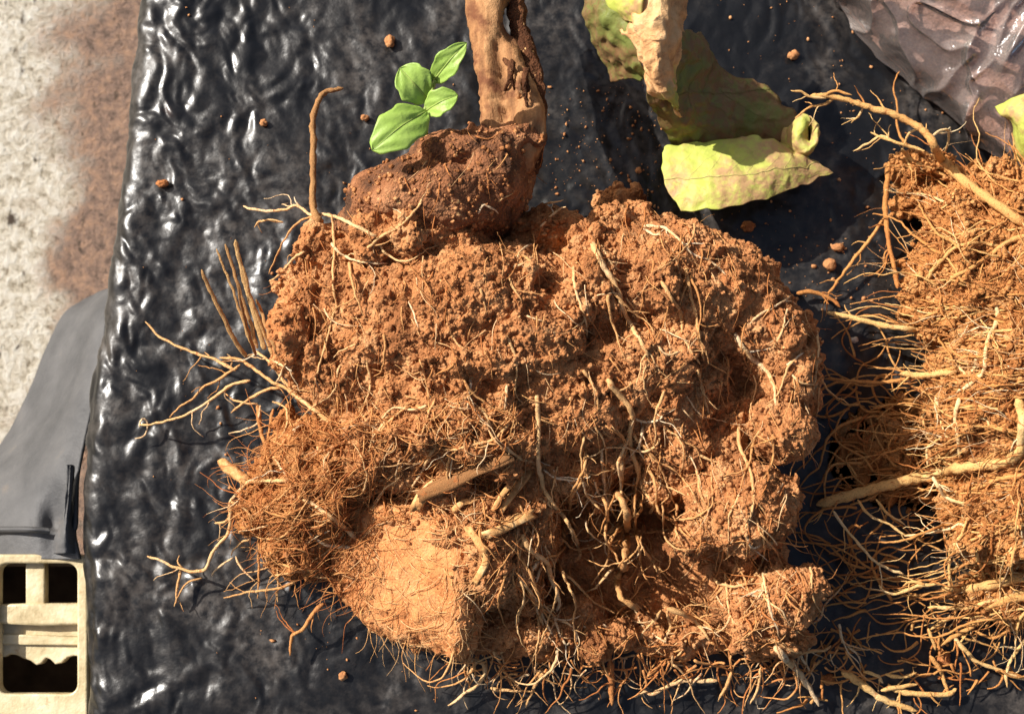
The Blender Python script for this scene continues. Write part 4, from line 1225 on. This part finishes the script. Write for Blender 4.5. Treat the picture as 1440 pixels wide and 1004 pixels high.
# ------------------------------------------------------------------ seedling
def leaf_material(name, c0, c1, rough=0.45, trans=0.3):
    m = Mat(name, rough, 0.4)
    c = m.mix(m.noise(180, 4, 0.6), c0, c1)
    m.color(c)
    m.bump(m.noise(700, 3, 0.6), 0.0002)
    m.translucent(c, trans)
    return m.m
M_LEAF = leaf_material('seedling_green', lin(146, 184, 64), lin(188, 212, 116))
M_RIB = leaf_material('seedling_stem', lin(150, 176, 84), lin(178, 190, 104))

def seedling():
    zb = 52
    s = empty('seedling', P(597, 182, zb / 1000), 'small bright green seedling with four rounded leaves growing out of the soil beside the stem', 'seedling')
    def st(c, w):
        pts = smooth_rows([tuple(P(a, b, z / 1000)) for a, b, z in c], 16)
        v, F, C = tube(pts, np.linspace(w, w * .7, 16) * PX / 2, 8)
        return mesh_np('stem', v, [F, C], M_RIB, s)
    st([(597, 190, 48), (598, 172, 52), (597, 156, 54)], 9)
    st([(597, 156, 54), (603, 142, 55), (612, 114, 57)], 6)
    def leaf(base, tip, wid, z0, z1, cup, tw=0.0, sk=0.85, rd=0.6):
        a = np.array(P(*base, z0 / 1000)); b = np.array(P(*tip, z1 / 1000))
        d = b - a; L = np.linalg.norm(d)
        side = np.cross((0, 0, 1), d); side /= np.linalg.norm(side)
        side = side * math.cos(tw) + np.array((0, 0, 1)) * math.sin(tw)
        up = np.cross(d / L, side)
        if up[2] < 0: up = -up
        nu, nv = 26, 15
        t = np.linspace(0, 1, nu)[:, None]; w = np.linspace(-1, 1, nv)[None, :]
        prof = np.sin(np.pi * np.clip(t, 0.0, 1) ** sk) ** rd
        prof = np.maximum(prof, 0.03)
        half = wid / 2 * PX * 0.87
        h = cup * half * (w ** 2) * prof - 0.10 * half * np.exp(-(w / .1) ** 2) + 0.22 * L * np.sin(np.pi * t * .9)
        h = h + 0.03 * half * np.sin(w * 9 + t * 14)
        half = half * (1 + .07 * np.sin(t * 17 + base[0]) * np.abs(w) + .015 * np.sin(t * 41 + tip[1]) * np.abs(w))
        V = a + d * t[..., None] + side * (w * half * prof)[..., None] + up * h[..., None]
        V = V.reshape(-1, 3)
        F = grid_faces(nu, nv)
        n = len(V)
        V2 = np.concatenate([V, V - up * 0.0003])
        idx = np.arange(n).reshape(nu, nv)
        loop = np.concatenate([idx[0, :], idx[1:, -1], idx[-1, -2::-1], idx[-2:0:-1, 0]]); nx = np.roll(loop, -1)
        lf = mesh_np('leaf', V2, np.concatenate([F, F[:, ::-1] + n, np.stack([loop, nx, nx + n, loop + n], 1)]), M_LEAF, s)
        mid = V.reshape(nu, nv, 3)[:, nv // 2] + up * 0.0001
        v, Fm, C = tube(mid, np.linspace(1.6, .5, nu) * PX, 5)
        mesh_np('midrib', v, [Fm, C], M_RIB, lf)
    leaf((609, 116), (657, 60), 36, 56, 61, .2, .15, .85, .7)
    leaf((603, 142), (562, 96), 54, 54, 58, .25, -.15, 1.1, .48)
    leaf((598, 157), (645, 134), 38, 54, 58, .2, .1, 1.0, .5)
    leaf((600, 156), (523, 214), 60, 56, 60, -.1, -.1, .95, .5)
seedling()

# ------------------------------------------------------------------ wilted leaf, dry leaf, leaf scrap
def veins(leaf, mat, along=1, w=2.0, pairs=7):
    g, nn = patch.grid
    if along == 0:
        g, nn = np.swapaxes(g, 0, 1), np.swapaxes(nn, 0, 1)
    nu, nv = g.shape[:2]
    T = Tubes()
    r = nu // 2
    T.add(g[r] + nn[r] * .0001, np.linspace(w, w * .4, nv) * PX * .5, 5, .7)
    for k in range(pairs):
        j0 = int(nv * (.06 + .8 * k / pairs))
        for sg in (-1, 1):
            m = r - 2
            rows = r + sg * np.arange(m)
            cols = np.minimum(nv - 1, j0 + (np.arange(m) * .45 * nv / nu * (1 + .2 * math.sin(k * 3 + sg))).astype(int))
            q = g[rows, cols] + nn[rows, cols] * .00002
            T.add(q[::2], np.linspace(w * .5, w * .15, len(q[::2])) * PX * .5, 4, .5)
    return T.build('veins', mat, leaf)

def wilted():
    mv = Mat('leaf_vein', .6, .3); mv.color(mv.mix(mv.noise(200, 3, .6), lin(196, 190, 116), lin(176, 150, 96)))
    mdv = Mat('leaf_vein_shaded', .6, .3); mdv.color(mdv.mix(mdv.noise(200, 3, .6), lin(120, 118, 62), lin(110, 86, 54)))
    def lm(name, a, b, brown, lo, hi, tr):
        m = Mat(name, 0.55, 0.35)
        c = m.mix(m.noise(70, 5, 0.6), a, b)
        st = m.noise(55, 5, 0.6, 0.3)
        fine = m.noise(420, 4, 0.7)
        mk = m.math('MULTIPLY', m.mask(st, lo, hi), m.mask(fine, 0.25, 0.6))
        c = m.mix(mk, c, brown)
        m.color(c)
        m.bump(m.noise(300, 4, 0.6), 0.0006)
        m.translucent(c, tr)
        return m.m
    dark = lm('leaf_shaded', lin(92, 100, 44), lin(126, 132, 66), lin(124, 92, 60), .34, .52, .05)  # same leaf as the pale part; its shade is mixed into this darker green
    pale = lm('leaf_pale', lin(178, 188, 76), lin(212, 216, 110), lin(194, 154, 108), .42, .58, .2)
    e = empty('wilted_leaf', P(1000, 190, 0.005), 'large wilted green leaf folded over with a bright yellow green tip', 'leaf')
    bl = patch('blade', [
        [(922, 26, 38), (952, 36, 36), (974, 44, 26), (992, 52, 15)],
        [(918, 70, 38), (955, 75, 33), (992, 82, 22), (1026, 98, 8)],
        [(914, 110, 34), (955, 112, 29), (1002, 114, 18), (1068, 116, 6)],
        [(910, 140, 28), (950, 148, 26), (1008, 148, 16), (1098, 138, 5)],
        [(926, 172, 20), (960, 178, 20), (1030, 178, 12), (1120, 162, 6)],
        [(944, 206, 11), (985, 206, 11), (1045, 202, 8), (1114, 194, 7)]], dark, e, 90, 80, .0003, .0030, 75, 3, warp=.0012)
    veins(bl, mdv.m, 1, 2, 6)
    patch('side_lobe', [
        [(830, -50, 36), (852, -50, 41), (884, -50, 45)],
        [(818, 10, 29), (845, 15, 38), (884, 20, 43)],
        [(826, 44, 25), (852, 50, 34), (892, 55, 42)],
        [(847, 84, 21), (868, 86, 30), (902, 90, 38)],
        [(860, 117, 19), (882, 114, 27), (917, 116, 34)]], dark, e, 60, 40, .0004, .0022, 110, 13, warp=.001)
    tip = patch('folded_tip', [
        [(934, 206, 13), (985, 200, 13.5), (1040, 192, 14), (1085, 197, 14), (1112, 206, 12)],
        [(929, 235, 15), (985, 232, 17.5), (1045, 228, 19), (1100, 225, 18), (1140, 222, 14)],
        [(938, 266, 17), (990, 263, 20), (1050, 258, 20.5), (1105, 248, 18), (1160, 236, 13)],
        [(958, 297, 18), (1006, 294, 20), (1060, 284, 19), (1117, 264, 16), (1173, 243, 12)]], pale, e, 70, 90, .0003, .0018, 85, 5, warp=.0009)
    veins(tip, mv.m, 1, 1.8, 7)
    # rolled lobe
    def lobe_ring(cx, cy, rx, ry, z):
        return [(cx + rx * math.cos(t), cy + ry * math.sin(t), z) for t in [math.radians(-70 + 345 * k / 20) for k in range(21)]]
    patch('rolled_lobe', [lobe_ring(1114, 202, 17, 20, 6), lobe_ring(1126, 194, 21, 27, 12), lobe_ring(1133, 189, 18, 27, 17), lobe_ring(1137, 186, 10, 19, 18), lobe_ring(1138, 187, 4, 11, 15), lobe_ring(1137, 189, 2, 6, 9)], pale, e, 40, 70, .0004, .0018, 130, 21, warp=.001)
    m = Mat('dry_leaf', 0.8, 0.2)
    n = m.noise(160, 6, 0.7)
    c = m.ramp(n, [(0.3, lin(150, 100, 62)), (0.48, lin(214, 164, 112)), (0.7, lin(232, 192, 142))])
    c = m.mix(m.mask(m.noise(34, 3, 0.5), 0.6, 0.68), c, lin(170, 170, 84))
    m.color(c)
    m.bump(n, 0.0010)
    m.bump(m.noise(900, 4, 0.7), 0.0004)
    d = empty('dry_leaf', P(915, 60, 0.03), 'crumpled dry tan leaf hanging across the folded green leaf', 'dry leaf')
    patch('blade', [
        [(862, -60, 40), (886, -60, 49), (918, -60, 54), (950, -60, 49), (972, -55, 36)],
        [(872, 20, 40), (892, 22, 47), (920, 20, 52), (950, 20, 47), (966, 20, 33)],
        [(874, 56, 38), (894, 56, 45), (922, 60, 50), (948, 60, 45), (960, 60, 31)],
        [(898, 82, 36), (908, 90, 42), (925, 95, 47), (942, 95, 43), (955, 95, 30)],
        [(910, 126, 34), (918, 121, 38), (930, 125, 42), (943, 125, 39), (953, 125, 28)],
        [(936, 134, 31), (941, 141, 34), (948, 148, 35), (955, 150, 33), (958, 150, 27)],
        [(949, 162, 27), (952, 163, 29), (956, 165, 29), (960, 164, 28), (963, 162, 26)]], m.m, d, 110, 60, .0006, .0032, 140, 8, warp=.0011)
    patch('lobe', [
        [(856, -30, 42), (876, -34, 47), (900, -40, 52)],
        [(852, 4, 40), (874, 8, 46), (904, 4, 52)],
        [(864, 22, 38), (880, 30, 43), (900, 34, 48)]], pale, d, 30, 30, .0005, .0016, 150, 4)
    s = patch('leaf_scrap', [
        [(1398, 150, 20), (1420, 140, 24), (1445, 132, 27), (1475, 128, 26)],
        [(1408, 166, 22), (1424, 160, 27), (1446, 158, 29), (1475, 158, 27)],
        [(1424, 178, 20), (1432, 188, 25), (1450, 196, 27), (1475, 200, 25)],
        [(1426, 226, 12), (1436, 228, 17), (1452, 232, 20), (1475, 234, 20)]], pale, None, 40, 40, .0005, .0018, 120, 6, origin=tuple(P(1440, 180, .012)))
    tag(s, 'small yellowish leaf scrap on the clear bag at the right edge', 'leaf')
wilted()

# ------------------------------------------------------------------ clear plastic bag of substrate
def clear_bag():
    e = empty('clear_bag', P(1400, 60, 0.001), 'clear plastic bag of brown substrate lying in the top right corner', 'plastic bag')
    f = Mat('clear_film', 0.08, 0.6)
    gl = f.n('ShaderNodeBsdfGlossy'); gl.inputs['Roughness'].default_value = 0.16
    tr = f.n('ShaderNodeBsdfTransparent'); tr.inputs[0].default_value = (.97, .96, .97, 1)
    df = f.n('ShaderNodeBsdfDiffuse'); df.inputs[0].default_value = lin(224, 206, 196)
    bp = f.n('ShaderNodeBump'); bp.inputs['Distance'].default_value = .0012
    f.link(f.noise(160, 4, .6, .5), bp.inputs['Height'])
    f.link(bp.outputs[0], gl.inputs['Normal'])
    m1 = f.n('ShaderNodeMixShader'); m1.inputs[0].default_value = .1
    f.link(tr.outputs[0], m1.inputs[1]); f.link(df.outputs[0], m1.inputs[2])
    fr = f.n('ShaderNodeFresnel'); fr.inputs[0].default_value = 1.38
    m2 = f.n('ShaderNodeMixShader')
    f.link(fr.outputs[0], m2.inputs[0]); f.link(m1.outputs[0], m2.inputs[1]); f.link(gl.outputs[0], m2.inputs[2])
    f.link(m2.outputs[0], f.t.nodes['Material Output'].inputs['Surface'])
    sub = Mat('brown_substrate', .9, .15)
    c = sub.ramp(sub.noise(85, 6, .7), [(0.3, lin(128, 92, 76)), (0.5, lin(198, 156, 134)), (0.72, lin(228, 194, 174))])
    c = sub.mix(sub.mask(sub.noise(900, 3, .7), .4, .7), sub.mix(.4, c, lin(60, 42, 36)), c)
    sub.color(c); sub.bump(sub.noise(500, 5, .7), .0012)
    net = [
        [(1110, -90, 2), (1180, -95, 12), (1270, -100, 24), (1380, -100, 28), (1520, -100, 28), (1640, -100, 20)],
        [(1176, -4, 2), (1216, -10, 10), (1290, -14, 20), (1380, -14, 26), (1510, -16, 27), (1640, -16, 20)],
        [(1232, 62, 2), (1262, 54, 8), (1320, 46, 15), (1390, 40, 22), (1510, 36, 26), (1640, 36, 20)],
        [(1296, 126, 2), (1320, 116, 7), (1362, 100, 13), (1420, 92, 19), (1520, 90, 22), (1640, 90, 18)],
        [(1374, 194, 2), (1392, 182, 6), (1420, 165, 10), (1460, 150, 14), (1540, 140, 17), (1640, 140, 14)],
        [(1450, 250, 2), (1464, 238, 5), (1490, 224, 8), (1520, 214, 10), (1570, 210, 11), (1640, 210, 10)]]
    patch('substrate', [[(a, b, z * .8) for a, b, z in r] for r in net], sub.m, e, 110, 110, .002, .0024, 60, 3)
    patch('film', [[(a - 2, b, z + (1.5 if z <= 2 else 5)) for a, b, z in r] for r in net], f.m, e, 200, 200, .0002, .0022, 42, 13, ridge=.0026)
clear_bag()

# ------------------------------------------------------------------ loose crumbs lying on the sheet
CR = [(548, 58, 10, 14, 'oval tan pebble on the black sheet above the seedling', 'pebble', 'pebble'),
      (229, 258, 14, 9, 'reddish soil crumb near the left edge of the black sheet', 'soil_crumb', 'soil crumb'),
      (371, 173, 8, 8, 'tiny dark brown soil crumb on the black sheet left of the dry shoot', 'soil_crumb', 'soil crumb'),
      (513, 166, 9, 7, 'grey brown crumb just left of the largest seedling leaf', 'soil_crumb', 'soil crumb'),
      (1178, 348, 13, 9, 'upper of two tan soil crumbs between the root ball and the right root tangle', 'soil_crumb', 'soil crumb'),
      (1167, 372, 13, 12, 'lower of two tan soil crumbs between the root ball and the right root tangle', 'soil_crumb', 'soil crumb'),
      (1201, 478, 9, 6, 'small white pebble in the shadow left of the right root tangle', 'pebble', 'pebble'),
      (1052, 318, 14, 11, 'orange soil crumb on the sheet below the folded leaf tip', 'soil_crumb', 'soil crumb'),
      (898, 240, 7, 6, 'small pale crumb on the sheet left of the folded leaf tip', 'soil_crumb', 'soil crumb'),
      (1115, 78, 12, 9, 'tan soil crumb beside a rusty smear right of the wilted leaf', 'soil_crumb', 'soil crumb'),
      (1165, 955, 13, 11, 'reddish soil crumb at the lower edge between thick pale roots', 'soil_crumb', 'soil crumb'),
      (1327, 925, 14, 16, 'red brown crumb under the thin roots at lower right', 'soil_crumb', 'soil crumb'),
      (482, 950, 9, 9, 'tan crumb on the sheet below the smooth soil face', 'soil_crumb', 'soil crumb')]
MC = soil_material('crumb_tan', lin(170, 110, 70), lin(200, 142, 94), lin(220, 170, 120), fine=.3)
MW = soil_material('crumb_white', lin(214, 198, 176), lin(232, 220, 200), lin(240, 232, 220), fine=.2)
for k, (a, b, rx, ry, lab, nm, cat) in enumerate(CR):
    v0, f0 = ico(3)
    c = np.array(P(a, b, 0.0011))
    sc = np.array([rx * PX, ry * PX, min(rx, ry) * PX]) * .68
    v = v0 * sc * (1 + .75 * fbm(v0 * 1.3 + 9 * k, 4, 60 + k))[:, None] + c
    tag(mesh_np(nm, v, f0, MW if 'white' in lab else (M_CLOD if 'red' in lab or 'orange' in lab else MC), origin=tuple(c)), lab, cat)

def specks():
    r_ = np.random.default_rng(5)
    v0, f0 = ico(1)
    Vs, Fs, k = [], [], 0
    for i in range(900):
        q = r_.random()
        if i > 740:
            t = r_.uniform(0, 6.28); k_ = 1 + abs(r_.normal(0, .12))
            q = 2
        if q == 2: a, b = 770 + 420 * k_ * math.cos(t), 600 + 370 * k_ * math.sin(t)
        elif q < .35: a, b = r_.uniform(760, 1000), r_.uniform(120, 310)
        elif q < .6: a, b = r_.uniform(960, 1330), r_.uniform(0, 330)
        elif q < .8: a, b = r_.uniform(1040, 1260), r_.uniform(330, 480)
        else: a, b = r_.uniform(180, 1440), r_.uniform(0, 1000)
        r = (0.00012 + 0.0006 * r_.random() ** 5)
        p = np.array(P(a, b, 0))
        p[2] = bag_height(np.array([p[0]]), np.array([p[1]]))[0] + r * .5
        Vs.append(v0 * r * (1 + .5 * r_.uniform(-1, 1, (len(v0), 1))) * r_.uniform(.5, 1.3, 3) + p); Fs.append(f0 + k * len(v0)); k += 1
    tag(mesh_np('soil_specks', np.concatenate(Vs), np.concatenate(Fs), MC, smooth=False), 'tan specks of soil dust scattered over the black sheet', 'soil specks', kind='stuff')
specks()
